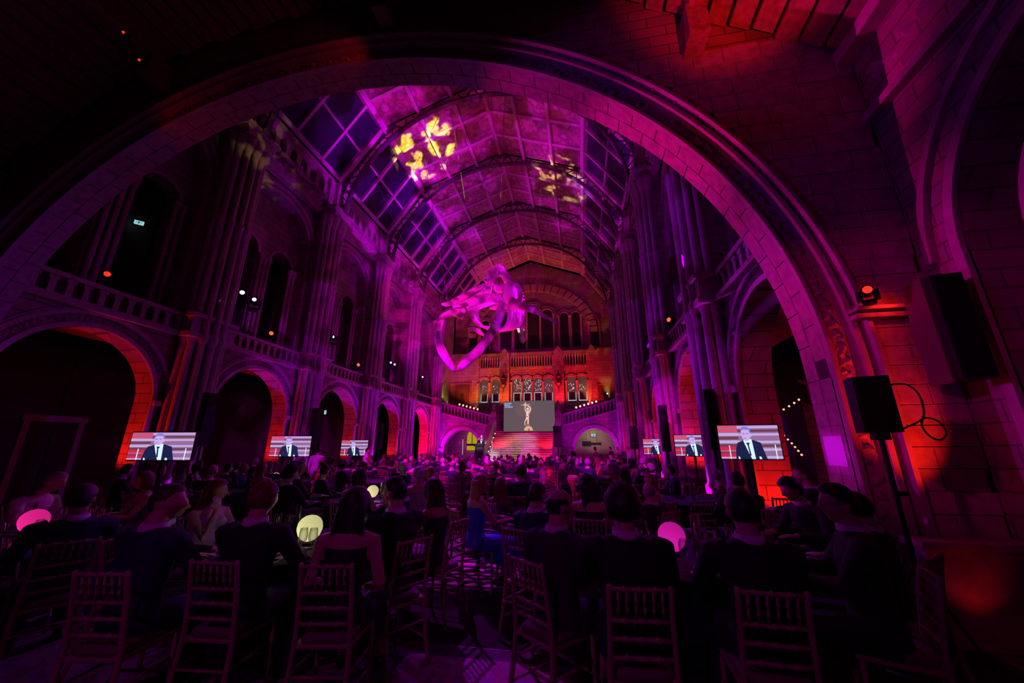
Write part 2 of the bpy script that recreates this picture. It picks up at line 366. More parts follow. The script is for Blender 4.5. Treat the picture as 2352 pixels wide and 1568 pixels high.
def side_T(side, yc):
    """(u along the hall, w into the wall, z) to world"""
    return (lambda u, w, z: (XL - w, yc + u, z)) if side < 0 else (lambda u, w, z: (XR + w, yc + u, z))

# ================================================================== FLOOR
g = G(); g.box(-24, 14, -7, 44, -.3, 0); floor = struct(g.obj('floor', FLOORM))
LT = mat('pale mosaic tile', (.55, .46, .44), .4, var=.15, bscale=8); DTL = mat('dark mosaic border', (.03, .018, .022), .95, spec=.08)
g = G(); g.box(-6.5, 3.2, 5.05, 6.15, .0005, .004); g.box(-6.5, 3.2, 3.7, 5.0, .0005, .004); g.obj('border', DTL, floor)
def tile_mesh(poly):
    g = G(); g.prism(poly, .004, .012, 'z'); return g.mesh('tile')
tri = tile_mesh([(-.11, -.06), (.11, -.06), (0, .07)]); rh = tile_mesh([(-.1, 0), (0, -.045), (.1, 0), (0, .045)]); sq = tile_mesh([(-.15, -.07), (.15, -.07), (.15, .07), (-.15, .07)])
for i in range(22):
    x = -3.6 + i * .24
    put(tri, 'tile', LT, floor, (x, 5.15, 0)); put(rh, 'tile', LT, floor, (x + .12, 5.3, 0)); put(rh, 'tile', LT, floor, (x, 5.42, 0))
    put(rh, 'tile', LT, floor, (x + .12, 5.54, 0)); put(tri, 'tile', LT, floor, (x, 5.72, 0), PI)
for i in range(12): put(sq, 'tile', LT, floor, (-3.6 + i * .46, 5.95, 0))

# ================================================================== SIDE ARCADES
def bay_meshes(sd):
    T = (lambda u, w, z: (-w, u, z)) if sd < 0 else (lambda u, w, z: (w, u, z))
    M = {}
    L2 = 2.68
    g = G(T); g.arch_wall(-L2, L2, 0, 5.25, 0, 1.78, 3.05, 1.78, 0, .7)
    g.box(-L2, L2, .0, 3.4, 5.25, 5.3); M['arcade_bay'] = (g, STONE)
    g = G(T); g.arch_ring(0, 1.72, 3.05, 1.75, 0, .12, -.07, .0, 24, .0); g.arch_ring(0, 1.72, 3.05, 1.75, .34, .44, -.1, .0, 24, 3.0)
    g.arch_ring(0, 1.72, 3.05, 1.75, .44, .5, -.05, .0, 24, 3.0); M['arch_moulding'] = (g, SHAFT)
    g = G(T); g.bumps(0, 1.72, 3.05, 1.75, .23, 0, 44, .11, 3, .3); M['carved_band'] = (g, CARVE)
    g = G(T)
    for s in (-1, 1): g.box(s * 2.0 - .26, s * 2.0 + .26, -.16, .0, 2.9, 3.06)
    for s in (-1, 1): g.box(s * 1.78 - .32, s * 1.78 + .32, -.14, .0, 0, .5)
    M['impost'] = (g, SHAFT)
    # string course, pierced parapet
    g = G(T); g.box(-L2, L2, -.22, .1, 5.2, 5.32); g.box(-L2, L2, -.1, .1, 5.32, 5.42); g.box(-L2, L2, -.14, .16, 5.86, 5.98); M['balcony_rail'] = (g, SHAFT)
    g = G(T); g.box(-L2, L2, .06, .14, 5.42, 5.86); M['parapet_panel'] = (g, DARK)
    g = G(T); g.box(-.065, .065, -.08, .08, 5.42, 5.86); g.box(-.1, .1, -.09, .08, 5.76, 5.86); M['baluster'] = (g, SHAFT)
    # gallery storey: one big arch over paired openings
    g = G(T); g.arch_wall(-L2, L2, 5.3, 13.75, 0, 1.95, 11.2, 1.95, .45, 1.0); M['gallery_bay'] = (g, STONE)
    g = G(T); g.arch_wall(-1.95, 0, 5.3, 13.2, -.98, .62, 10.1, .62, .95, 1.5, 14); g.arch_wall(0, 1.95, 5.3, 13.2, .98, .62, 10.1, .62, .95, 1.5, 14); M['gallery_screen'] = (g, STONE)
    g = G(T); g.arch_ring(0, 1.95, 11.2, 1.95, .0, .14, .36, .46, 24, 5.4); g.arch_ring(0, 1.95, 11.2, 1.95, .26, .4, .3, .46, 24, 11.2)
    for uc in (-.98, .98): g.arch_ring(uc, .62, 10.1, .62, 0, .12, .88, .96, 14)
    M['gallery_moulding'] = (g, SHAFT)
    g = G(T)
    for u in (-1.75, -1.5, -.22, 0, .22, 1.5, 1.75):
        g.T = (lambda u0, w0, z0, u=u: T(u + u0, .84 + w0, z0)); g.lathe([(.12, 5.3), (.12, 5.5), (.075, 5.6), (.075, 9.7), (.13, 9.95), (.14, 10.1)], (0, 0, 0), 8)
    M['colonnette'] = (g, SHAFT)
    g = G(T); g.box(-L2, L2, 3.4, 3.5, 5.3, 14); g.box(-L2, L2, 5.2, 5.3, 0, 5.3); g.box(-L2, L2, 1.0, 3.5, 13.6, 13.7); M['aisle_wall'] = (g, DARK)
    # carved frieze, ledge, upper arcade under the glazing
    g = G(T); g.box(-L2, L2, .1, .6, 13.75, 14.62); g.box(-L2, L2, -.12, .3, 14.62, 14.74); g.box(-L2, L2, -.0, .3, 13.62, 13.78); M['frieze'] = (g, STONE)
    g = G(T); rnd = random.Random(5)
    for k in range(64):
        u = rnd.uniform(-L2, L2); z = rnd.uniform(13.85, 14.55); a = rnd.uniform(.08, .2)
        g.add([(u - a, .1, z), (u, .1, z - a), (u + a, .1, z), (u, .1, z + a), (u, .1 - a * .9, z)], [(0, 1, 4), (1, 2, 4), (2, 3, 4), (3, 0, 4)])
    M['frieze_carving'] = (g, CARVE)
    g = G(T)
    n = 8; du = 2 * L2 / n
    for k in range(n): g.arch_wall(-L2 + k * du, -L2 + (k + 1) * du, 14.74, 15.95, -L2 + (k + .5) * du, .2, 15.3, .3, .05, .25, 8)
    g.box(-L2, L2, .7, .8, 14.7, 15.9); g.box(-L2, L2, -.08, .8, 15.92, 16.08); M['upper_arcade'] = (g, PLAIN)
    return M
walls = {}
for sd, nm in ((-1, 'wall_left'), (1, 'wall_right')):
    W = struct(empty(nm)); walls[sd] = W
    X = XL if sd < 0 else XR
    M = bay_meshes(sd); ms = {}
    for key, (g, m) in M.items():
        me = g.mesh(key); bm = bmesh.new(); bm.from_mesh(me); bmesh.ops.recalc_face_normals(bm, faces=bm.faces); bm.to_mesh(me); bm.free(); ms[key] = me
        me.materials.append(m)
    for b, yc in enumerate(BAYS):
        for key, me in ms.items():
            if key == 'baluster': continue
            o = put(me, key, None, W, (X, yc, 0))
            if key in ('carved_band', 'frieze_carving', 'colonnette'): o['kind'] = 'stuff'
        for k in range(14 if b < 4 else 0):
            put(ms['baluster'], 'baluster', None, W, (X, yc + (k - 6.5) * .34, 0))
# end stubs of the nave walls beyond the last bay
for sd in (-1, 1):
    g = G(side_T(sd, 34)); g.box(-2.4, 2.4, 0, 1, 0, 16); g.obj('end_pier', STONE, walls[sd])

# clustered piers between the bays
def pier_meshes(sd):
    T = (lambda u, w, z: (-w, u, z)) if sd < 0 else (lambda u, w, z: (w, u, z))
    R = {}
    g = G(T); g.box(-.62, .62, -.18, .5, 0, 15.9); g.box(-.42, .42, -.42, .2, 0, 13.6); g.box(-.9, .9, -.5, .4, 0, .45); g.box(-.8, .8, -.42, .4, .45, .6); R['pier_core'] = (g, STONE)
    sh = G(); sh.lathe([(.17, .6), (.17, .78), (.11, .85), (.11, 5.0), (.16, 5.12), (.16, 5.3), (.12, 5.4), (.12, 9.6), (.15, 9.65), (.15, 9.75), (.11, 9.8), (.11, 12.8), (.14, 12.9), (.22, 13.4), (.24, 13.55)], n=10)
    R['shaft'] = (sh, SHAFT)
    g = G(T)
    g.box(-.85, .85, -.62, .3, 5.18, 5.34); g.box(-.75, .75, -.52, .3, 5.34, 5.9); g.box(-.85, .85, -.64, .3, 5.86, 6.0)
    R['balcony_break'] = (g, SHAFT)
    g = G(T); g.prism([(-.62, 13.55), (.62, 13.55), (.72, 13.9), (-.72, 13.9)], -.75, .3); g.box(-.78, .78, -.85, .3, 13.9, 14.05)
    g.prism([(-.3, 14.05), (.3, 14.05), (.24, 15.9), (-.24, 15.9)], -.45, .2); R['capital'] = (g, CARVE)
    return R
SIDE_NAME = {-1: 'along the red-lit arches', 1: 'along the violet-lit arcade'}
ORD = ['first', 'second', 'third', 'fourth', 'fifth']
for sd in (-1, 1):
    R = pier_meshes(sd); ms = {}
    X = XL if sd < 0 else XR
    for key, (g, m) in R.items():
        me = g.mesh(key, key == 'shaft'); bm = bmesh.new(); bm.from_mesh(me); bmesh.ops.recalc_face_normals(bm, faces=bm.faces); bm.to_mesh(me); bm.free(); me.materials.append(m); ms[key] = me
    for i, y in enumerate(PIERS):
        P = empty('clustered_pier', (X, y, 0))
        tag(P, f'{ORD[i]} tall clustered stone pier counted from the near arch, {SIDE_NAME[sd]}', 'pier', 'stone piers of the hall')
        for key in ('pier_core', 'balcony_break', 'capital'): put(ms[key], key, None, P)
        for k in range(7):
            a = PI * (k / 6); r = .5
            put(ms['shaft'], 'shaft', None, P, ((-1 if sd > 0 else 1) * (.18 + .42 * math.sin(a)), -.62 * math.cos(a), 0))

# ================================================================== ROOF
roof = struct(empty('ceiling'))
HG, ZG, HP, ZP, ZR = 8.05, 16.05, 5.7, 19.45, 21.7
YB = [4.9] + list(PIERS) + [36.2]
def slope_pt(sd, s, y, off=0):
    """s 0..1 up the glazed slope, 1..2 up the boarded slope"""
    if s <= 1: x, z, n = HG + (HP - HG) * s, ZG + (ZP - ZG) * s, Vector((3.4, 2.35)).normalized()
    else: x, z, n = HP * (2 - s), ZP + (ZR - ZP) * (s - 1), Vector((2.25, 5.7)).normalized()
    return (XC + sd * (x + n.x * off), y, z + n.y * off)
def bar(g, sd, s0, s1, y0, y1, o0, o1):
    g.hexa([slope_pt(sd, s0, y0, o0), slope_pt(sd, s0, y1, o0), slope_pt(sd, s0, y1, o1), slope_pt(sd, s0, y0, o1),
            slope_pt(sd, s1, y0, o0), slope_pt(sd, s1, y1, o0), slope_pt(sd, s1, y1, o1), slope_pt(sd, s1, y0, o1)])
BARM = mat('painted roof timber', (.68, .56, .54), .35, var=.2, bscale=10)
for i in range(len(YB) - 1):
    y0, y1 = YB[i], YB[i + 1]; n = 3
    for sd in (-1, 1):
        g = G()
        bar(g, sd, 0, .045, y0, y1, -.16, .1); bar(g, sd, .93, 1.0, y0, y1, -.3, .15); bar(g, sd, .485, .51, y0, y1, -.06, .08)
        bar(g, sd, .0, 1, y0 + .1, y0 + .38, -.22, .1); bar(g, sd, .0, 1, y1 - .38, y1 - .1, -.22, .1)
        for k in range(1, n):
            y = y0 + (y1 - y0) * k / n; bar(g, sd, 0, 1, y - .07, y + .07, -.16, .1)
        g.obj('glazing_frame', BARM, roof)
        for k in range(n):
            ya, yb = y0 + (y1 - y0) * k / n, y0 + (y1 - y0) * (k + 1) / n
            for a, b in ((.03, .49), (.5, .95)):
                g = G(); bar(g, sd, a, b, ya, yb, .02, .05); g.obj('roof_pane', PANE, roof)
        g = G(); bar(g, sd, 1.0, 1.03, y0, y1, -.28, .2); bar(g, sd, 1.34, 1.37, y0, y1, -.2, .1); bar(g, sd, 1.68, 1.71, y0, y1, -.2, .1); bar(g, sd, 1.97, 2.0, y0, y1, -.2, .1)
        for k in range(4):
            y = y0 + (y1 - y0) * k / 3; bar(g, sd, 1, 2, y - .09, y + .09, -.12, .1)
        g.obj('ceiling_rib', BARM, roof)
        for k in range(3):
            ya, yb = y0 + (y1 - y0) * k / 3, y0 + (y1 - y0) * (k + 1) / 3
            for a, b in ((1.03, 1.34), (1.37, 1.68), (1.71, 1.97)):
                g = G(); bar(g, sd, a, b, ya + .09, yb - .09, .02, .06); g.obj('ceiling_panel', PANEL, roof)
# lattice iron arches
tme = {}
def truss_parts():
    zc, R, r = 13.2, 8.2, 7.55
    out = {}
    def pt(rad, t): return (-rad * math.cos(t), zc + rad * math.sin(t))
    t0, t1 = .13, PI - .13; N = 44
    for nm, rad in (('outer_chord', R), ('inner_chord', r)):
        g = G()
        for i in range(N):
            a, b = t0 + (t1 - t0) * i / N, t0 + (t1 - t0) * (i + 1) / N
            p, q, p2, q2 = pt(rad - .06, a), pt(rad - .06, b), pt(rad + .06, a), pt(rad + .06, b)
            g.hexa([(p[0], -.12, p[1]), (q[0], -.12, q[1]), (q[0], .12, q[1]), (p[0], .12, p[1]), (p2[0], -.12, p2[1]), (q2[0], -.12, q2[1]), (q2[0], .12, q2[1]), (p2[0], .12, p2[1])])
        out[nm] = g
    g = G(); n = 46
    for i in range(n):
        a, b = t0 + (t1 - t0) * i / n, t0 + (t1 - t0) * (i + 1) / n
        p, q = pt(r if i % 2 else R, a), pt(R if i % 2 else r, b)
        g.tube([(p[0], 0, p[1]), (q[0], 0, q[1])], .035, 4)
    out['lattice'] = g
    g = G()
    for s in (-1, 1):
        g.prism([(s * 7.65, 14.1), (s * 8.25, 13.7), (s * 8.25, 16.2), (s * 7.85, 15.2)], -.16, .16)
        g.box(min(s * 7.4, s * 8.2), max(s * 7.4, s * 8.2), -.2, .2, 13.95, 14.15)
    out['springer'] = g
    g = G(); g.tube([(0, 0, zc + R - .1), (0, 0, zc + R + .6)], .05, 6); g.sph((0, 0, zc + r - .15), .1, 8, 6); out['king_rod'] = g
    return out
tp = {k: g.mesh(k) for k, g in truss_parts().items()}
for i, y in enumerate(list(PIERS)):
    t = empty('lattice_arch', (XC, y, 0)); tag(t, f'{ORD[i]} dark lattice iron roof arch counted from the near end of the hall', 'roof arch', 'iron roof arches')
    for k, me in tp.items():
        o = put(me, k, IRON, t)
        if k == 'lattice': o['kind'] = 'stuff'

# ================================================================== END WALL
EW = struct(empty('wall_back')); YW = 36.2
g = G(lambda u, w, z: (u, YW + w, z))
g.box(XC - 8.4, XC + 8.4, .5, 1.0, 0, 11.4)
g.prism([(XC - 8.4, 11.4), (XC + 8.4, 11.4), (XC + 8.4, 16.0), (XC + HP, ZP), (XC, ZR), (XC - HP, ZP), (XC - 8.4, 16.0)], .9, 1.1)
g.obj('wall_core', STONE, EW)
# piers and panels between the window groups
segs = [(XC - 8.4, -9.95), (-7.75, -6.75), (-2.3, -1.35), (.95, XC + 8.4)]
g = G(lambda u, w, z: (u, YW + w, z))
for a, b in segs: g.box(a, b, 0, .55, 5.0, 11.2)
g.box(XC - 8.4, XC + 8.4, 0, .55, 0, 5.0); g.box(XC - 8.4, XC + 8.4, .2, .6, 8.95, 9.4); g.box(XC - 8.4, XC + 8.4, .2, .6, 5.0, 5.5)
g.obj('buttress', STONE, EW)
for x in (-7.25, -1.82):
    g = G(lambda u, w, z: (u, YW + w, z)); g.box(x - .48, x + .48, -.25, .0, 5.0, 10.9); g.prism([(x - .55, 10.9), (x + .55, 10.9), (x, 11.55)], -.3, .1); g.obj('gabled_pier', STONE, EW)
for x in (.95 + .5, -10.5):
    g = G(lambda u, w, z: (u, YW + w, z)); g.prism([(x - .5, 10.9), (x + .5, 10.9), (x, 11.6)], -.2, .1); g.obj('pier_gable', STONE, EW)
wins = [(-9.45, .42), (-8.25, .42), (-6.05, .45), (-5.0, .45), (-3.95, .45), (-2.88, .45), (-.62, .46), (.42, .46)]
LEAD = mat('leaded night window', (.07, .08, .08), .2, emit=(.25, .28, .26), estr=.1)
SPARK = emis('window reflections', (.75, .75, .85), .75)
for i, (x, hw) in enumerate(wins):
    g = G(lambda u, w, z: (u, YW + w, z)); g.arch_wall(x - .56, x + .56, 5.5, 9.0, x, hw, 8.05, hw, .18, .5, 12); g.obj('window_surround', STONE, EW)
    g = G(lambda u, w, z: (u, YW + w, z)); g.arch_ring(x, hw, 8.05, hw, 0, .1, .1, .2, 12, 6.0); g.arch_ring(x, hw, 8.05, hw, .14, .24, .06, .2, 12); g.obj('window_arch', SHAFT, EW)
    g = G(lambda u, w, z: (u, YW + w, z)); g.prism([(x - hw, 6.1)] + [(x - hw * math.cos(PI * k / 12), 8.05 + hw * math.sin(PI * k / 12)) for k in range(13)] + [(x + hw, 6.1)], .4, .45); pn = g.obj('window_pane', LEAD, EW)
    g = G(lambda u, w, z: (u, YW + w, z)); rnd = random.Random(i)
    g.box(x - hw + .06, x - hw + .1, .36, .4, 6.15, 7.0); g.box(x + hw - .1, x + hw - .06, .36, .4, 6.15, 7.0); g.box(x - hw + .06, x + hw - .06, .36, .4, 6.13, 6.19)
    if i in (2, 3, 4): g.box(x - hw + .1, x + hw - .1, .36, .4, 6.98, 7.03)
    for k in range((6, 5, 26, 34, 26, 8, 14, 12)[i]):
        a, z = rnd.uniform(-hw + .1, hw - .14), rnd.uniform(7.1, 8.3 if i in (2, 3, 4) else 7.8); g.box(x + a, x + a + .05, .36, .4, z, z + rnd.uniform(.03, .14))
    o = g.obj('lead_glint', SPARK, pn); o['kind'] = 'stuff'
    g = G(lambda u, w, z: (u, YW + w, z)); g.box(x - .26, x + .26, .34, .38, 6.25, 6.95); g.obj('casement', mat('dark casement', (.02, .02, .02), .3), pn)
for x in (-10.05, -8.85, -7.65, -6.6, -5.53, -4.47, -3.42, -2.35, -1.15, -.1, .95):
    g = G(); g.lathe([(.15, 5.5), (.15, 5.75), (.09, 5.85), (.09, 7.8), (.16, 8.0), (.16, 8.1)], (x, YW + .05, 0), 10); g.obj('window_column', SHAFT, EW, True)
# blind balustrade over the windows
for a, b, n in ((-9.85, -7.8, 8), (-6.65, -2.4, 16), (-1.25, .95, 8)):
    g = G(lambda u, w, z: (u, YW + w, z)); g.box(a, b, -.02, .5, 9.38, 9.62); g.box(a, b, -.02, .5, 10.75, 11.1); g.obj('balustrade_rail', STONE, EW)
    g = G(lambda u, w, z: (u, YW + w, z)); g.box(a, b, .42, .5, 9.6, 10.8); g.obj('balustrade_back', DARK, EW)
    for k in range(n + 1):
        x = a + (b - a) * k / n; g = G(); g.lathe([(.1, 9.6), (.1, 9.72), (.06, 9.8), (.06, 10.45), (.11, 10.6), (.11, 10.78)], (x, YW + .1, 0), 8); g.obj('small_column', SHAFT, EW, True)
# chevron string courses
for z in (4.7, 5.15):
    g = G(lambda u, w, z: (u, YW + w, z)); g.box(XC - 8.3, XC + 8.3, -.1, .1, z, z + .09)
    if z > 5:
        for k in range(60):
            u = XC - 8.1 + k * .27; g.prism([(u, z - .32), (u + .13, z - .1), (u + .26, z - .32)], -.06, .02)
    g.obj('string_course', SHAFT, EW)
# upper lights of the end wall
for i, (x, hw, zt) in enumerate(((-10.9, .45, 14.3), (-9.6, .45, 14.6), (-7.3, .6, 15.3), (-5.75, .62, 15.9), (-4.35, .62, 15.9), (-2.9, .6, 15.3), (-1.1, .42, 15.0), (.1, .42, 15.0), (1.9, .42, 14.2))):
    g = G(lambda u, w, z: (u, YW + w, z)); g.prism([(x - hw, 11.7)] + [(x - hw * math.cos(PI * k / 12), zt + hw * math.sin(PI * k / 12)) for k in range(13)] + [(x + hw, 11.7)], .84, .92); g.obj('upper_light', mat('dark upper glass', (.03, .035, .03), .25), EW)
    g = G(lambda u, w, z: (u, YW + w, z)); g.arch_ring(x, hw, zt, hw, 0, .14, .72, .92, 12, 11.5); g.arch_ring(x, hw, zt, hw, .24, .36, .76, .92, 12)
    for s in (-1, 1):
        g.T = (lambda a, b, c, s=s: (x + s * (hw + .12) + a, YW + .66 + b, c)); g.lathe([(.1, 11.4), (.07, 11.6), (.07, zt - .2), (.13, zt)], n=8)
    g.obj('light_surround', SHAFT, EW)
rnd = random.Random(11)
for k in range(9):   # voussoir stones of the great relieving arch
    t = PI * (k + .5) / 9; c, s = math.cos(t), math.sin(t)
for k in range(26):
    t0, t1 = PI * k / 26 + .012, PI * (k + 1) / 26 - .012
    g = G(); P = []
    for r in (5.1, 5.95):
        for t in (t0, t1): P.append((XC - (r + .9) * math.cos(t), 13.1 + r * .98 * math.sin(t)))
    a, b, c, d = P; g.prism([a, b, d, c], YW + .68 + rnd.uniform(0, .05), YW + .92); g.obj('voussoir', PLAIN, EW)
# lanterns and pictures on the end wall
for x, nm in ((-7.25, 'hanging wrought iron lantern between the two west windows and the middle four'), (-1.82, 'hanging wrought iron lantern beside the bright pair of windows')):
    t = empty('wall_lantern', (x, YW - .75, 0)); tag(t, ('black iron lantern on the orange-lit pier of the end wall', 'black iron lantern on the crimson-lit pier of the end wall')[x > -5], 'lantern', 'lanterns on the end wall')
    g = G(); g.lathe([(.05, 8.75), (.12, 8.6), (.3, 8.4), (.34, 8.3), (.3, 8.25)], n=6); g.lathe([(.3, 7.72), (.34, 7.66), (.16, 7.45), (.05, 7.15), (.02, 6.9)], n=6)
    g.tube([(0, 0, 6.9), (0, 0, 8.95), (0, .5, 8.95)], .03, 6); g.obj('lantern_frame', IRON, t)
    for k in range(6):
        a = PI * k / 3; g = G(); g.tube([(.29 * math.cos(a), .29 * math.sin(a), 7.7), (.31 * math.cos(a), .31 * math.sin(a), 8.3)], .025, 5); g.obj('bar', IRON, t)
for x0, x1, z0, z1, lab in ((-12.55, -10.75, 5.2, 8.1, 'large dark portrait painting high on the end wall above the stair lamps'), (1.75, 2.95, 6.1, 7.6, 'small dark framed picture with a red-lit top edge, end wall')):
    t = empty('framed_picture', ((x0 + x1) / 2, YW - .05, z0)); tag(t, lab, 'picture'); hw, h = (x1 - x0) / 2, z1 - z0
    g = G()
    for b in ((-hw, hw, 0, .1), (-hw, hw, h - .1, h)): g.box(b[0], b[1], -.08, 0, b[2], b[3])
    for b in ((-hw, -hw + .1), (hw - .1, hw)): g.box(b[0], b[1], -.08, 0, .1, h - .1)
    g.obj('frame', mat('picture frame', (.35, .2, .12), .5), t)
    g = G(); g.box(-hw + .1, hw - .1, -.03, 0, .1, h - .1); g.obj('canvas', mat('dark painting', (.14, .08, .06), .6, var=.3, bscale=2), t)
    g = G(); g.lathe([(.0, 0), (.28, .02), (.3, .35), (.13, .6), (.12, .7), (.19, .8), (.18, 1.0), (.08, 1.12)], (0, 0, h * .25), 12); g.T = None
    g.v = [(a, -.035 + b * .02, c) for a, b, c in g.v]; g.obj('sitter', mat('painted sitter', (.05, .03, .03), .6), t)

# ================================================================== GRAND STAIRS
ST = empty('grand_staircase', (0, 0, 0)); tag(ST, 'broad pale stone staircase rising to the big screen, sides lit red', 'staircase')
STEP = mat('stair stone', (.6, .52, .48), .5, var=.12, bscale=3)
NS = 18; x0, x1 = -7.0, -2.0
for k in range(NS):
    y = 26.9 + k * .26; z = (k + 1) * 3.05 / NS
    g = G(); g.box(x0, x1, y, y + .32, z - .17, z - .03); g.box(x0, x1, y - .09, y + .32, z - .05, z); g.obj('step', STEP, ST)
g = G(); g.prism([(26.9, 0), (31.6, 2.85), (31.6, 0)], x0 + .02, x1 - .02, 'x'); g.obj('stair_core', DARK, ST)
g = G(); g.box(x0, x1, 31.5, 33.4, 2.7, 3.05); g.obj('landing', STEP, ST)
for x in (x0 - .45, x1 + .05):
    g = G(); g.prism([(26.6, 0), (26.6, 1.0), (31.4, 4.0), (31.8, 4.0), (31.8, 0)], x, x + .4, 'x'); g.obj('stair_parapet', STONE, ST)
    g = G(); g.prism([(26.5, 1.0), (31.3, 4.05), (31.9, 4.05), (31.9, 4.2), (31.25, 4.2), (26.5, 1.15)], x - .06, x + .46, 'x'); g.obj('handrail', SHAFT, ST)
    g = G(); g.box(x, x + .4, 26.3, 26.7, 0, 1.4); g.obj('newel', STONE, ST)
    g = G(); g.box(x - .05, x + .45, 31.3, 31.8, 2.9, 4.61); g.lathe([(.22, 4.6), (.26, 4.7), (.1, 4.85), (.13, 5.3), (.02, 5.6)], (x + .2, 31.55, 0), 8); g.obj('newel', STONE, ST)
for i in range(7):
    t = empty('stair_lamp', (x0 - .02 + .05, 27.6 + i * .55, .75 + i * .35)); g = G(); g.sph((0, -.04, .0), .05, 8, 6); g.obj('bulb', emis('stair bulb', (1, .62, .5), 1.6), t); g = G(); g.box(-.07, .07, 0, .1, -.06, .06); g.obj('housing', BLACK, t)
    tag(t, 'small round pink-white lamp up the edge of the red stairs', 'lamp', 'lamps up the stair edge')
# side flights: arched wall under a sloping balustrade, climbing to the galleries
for sd in (-1, 1):
    F = empty('side_flight', (XC, 0, 0)); tag(F, ('flight of stairs climbing to the gallery over the dark arch with the yellow window', 'flight of stairs climbing to the gallery over the arch with the pale lit room')[sd > 0], 'staircase', 'side flights')
    T = lambda u, w, z, sd=sd: (sd * u, 32.5 + w, z)
    ua, ub, za, zb = 2.75, 8.3, 3.35, 4.85
    g = G(T); uc, hw = 5.75, 1.62
    arc = [(uc - hw * math.cos(PI * i / 20), 1.65 + 1.6 * math.sin(PI * i / 20)) for i in range(21)]
    zt = lambda u: za + (zb - za) * (u - ua) / (ub - ua)
    for w_ in (0, .9):
        g.add([(ua, w_, 0), (uc - hw, w_, 0), (uc - hw, w_, zt(uc - hw)), (ua, w_, za)], [(0, 1, 2, 3)])
        g.add([(ub, w_, 0), (uc + hw, w_, 0), (uc + hw, w_, zt(uc + hw)), (ub, w_, zb)], [(0, 1, 2, 3)])
        for i in range(20):
            a, b = arc[i], arc[i + 1]; g.add([(a[0], w_, a[1]), (b[0], w_, b[1]), (b[0], w_, zt(b[0])), (a[0], w_, zt(a[0]))], [(0, 1, 2, 3)])
    full = [(uc - hw, 0)] + arc + [(uc + hw, 0)]
    for a, b in zip(full, full[1:]): g.add([(a[0], 0, a[1]), (b[0], 0, b[1]), (b[0], .9, b[1]), (a[0], .9, a[1])], [(0, 1, 2, 3)])
    g.add([(ua, 0, za), (ub, 0, zb), (ub, 3.7, zb), (ua, 3.7, za)], [(0, 1, 2, 3)]); g.obj('arched_wall', STONE, F)
    g = G(T); g.arch_ring(uc, hw, 1.65, 1.6, 0, .3, -.12, .02, 24, .0); g.box(uc - hw - .55, uc - hw + .05, -.2, .1, 1.5, 1.68); g.box(uc + hw - .05, uc + hw + .55, -.2, .1, 1.5, 1.68); g.obj('archivolt', SHAFT, F)
    g = G(T)
    for o0, o1, ww in ((.0, .12, .1), (.88, 1.05, .14)): g.hexa([(ua, -ww, za + o0), (ub, -ww, zb + o0), (ub, .25, zb + o0), (ua, .25, za + o0), (ua, -ww, za + o1), (ub, -ww, zb + o1), (ub, .25, zb + o1), (ua, .25, za + o1)])
    g.obj('balustrade_rail', SHAFT, F)
    g = G(); g.lathe([(.09, .1), (.09, .2), (.05, .25), (.06, .6), (.1, .75), (.1, .9)], n=8); bme = g.mesh('baluster', True)
    for k in range(17):
        u = ua + .25 + k * (ub - ua - .4) / 16; put(bme, 'baluster', SHAFT, F, (sd * u, 32.55, zt(u)))
    g = G(T); g.hexa([(ua, .2, za), (ub, .2, zb), (ub, .25, zb), (ua, .25, za), (ua, .2, za + .9), (ub, .2, zb + .9), (ub, .25, zb + .9), (ua, .25, za + .9)]); g.obj('balustrade_back', DARK, F)
    g = G(T); g.box(ua - .1, ua + .5, -.2, .5, 0, za + 1.15); g.prism([(ua - .15, 2.2), (ua + .55, 2.2), (ua + .4, 1.2), (ua, 1.2)], -.35, 0); g.obj('end_pier', STONE, F)
    for k in range(6):
        u = 4.35 + k * .34; z = zt(u) + 1.05
        t = empty('flight_lamp', (XC + sd * u, 32.5, z)); tag(t, ('round warm lamp on the stair rail left of the screen', 'round warm lamp on the stair rail right of the screen')[sd > 0] + ', one of a sloping row', 'lamp', ('lamps on the left stair rail', 'lamps on the right stair rail')[sd > 0])
        g = G(); g.lathe([(.11, -.14), (.13, -.1), (.13, .06), (.05, .12)], (0, 0, .2), 10, 'y'); g.tube([(0, 0, 0), (0, 0, .14)], .03, 6); g.obj('housing', BLACK, t)
        g = G(); g.sph((0, -.13, .2), (.1, .04, .1), 10, 6); g.obj('lens', emis('warm lens', (1, .42, .28), 1.8), t)
# room seen through the arch under the right flight; sign and exit light
PB = struct(empty('wall_back_room')); PB.name = 'wall_back.001'
g = G(); g.box(-1.4, 3.6, 36.0, 36.1, 0, 3.3); g.obj('plaster', mat('cream plaster', (.5, .46, .26), .8), PB)
point((1.1, 34.6, 2.9), 26, (1, .8, .35), .2)
t = empty('hanging_sign', (1.0, 35.2, 2.05)); tag(t, 'black hanging sign board in the pale room through the arch', 'sign'); g = G(); g.box(-.9, -.1, -.03, .03, -.2, .25); g.box(-.1, .8, -.03, .03, -.1, .13); g.obj('board', BLACK, t); g = G(); g.tube([(-.5, 0, .25), (-.5, 0, .9)], .012, 5); g.tube([(.4, 0, .13), (.4, 0, .9)], .012, 5); g.obj('rod', BLACK, t)
g = G(); g.box(-1.2, 3.4, 34.2, 34.5, 0, 1.25); t = g.obj('timber_counter', mat('brown counter', (.22, .12, .06), .6)); tag(t, 'low brown timber partition inside the pale lit arch', 'partition')
t = empty('lit_window', (-10.3, 35.6, 1.5)); tag(t, 'yellow lit round-headed window deep in the dark stair arch', 'window')
g = G(); g.prism([(-.5, 0)] + [(-.5 * math.cos(PI * k / 10), 1.3 + .5 * math.sin(PI * k / 10)) for k in range(11)] + [(.5, 0)], -.02, .02); g.obj('pane', emis('yellow window', (.55, .4, .01), .75), t)
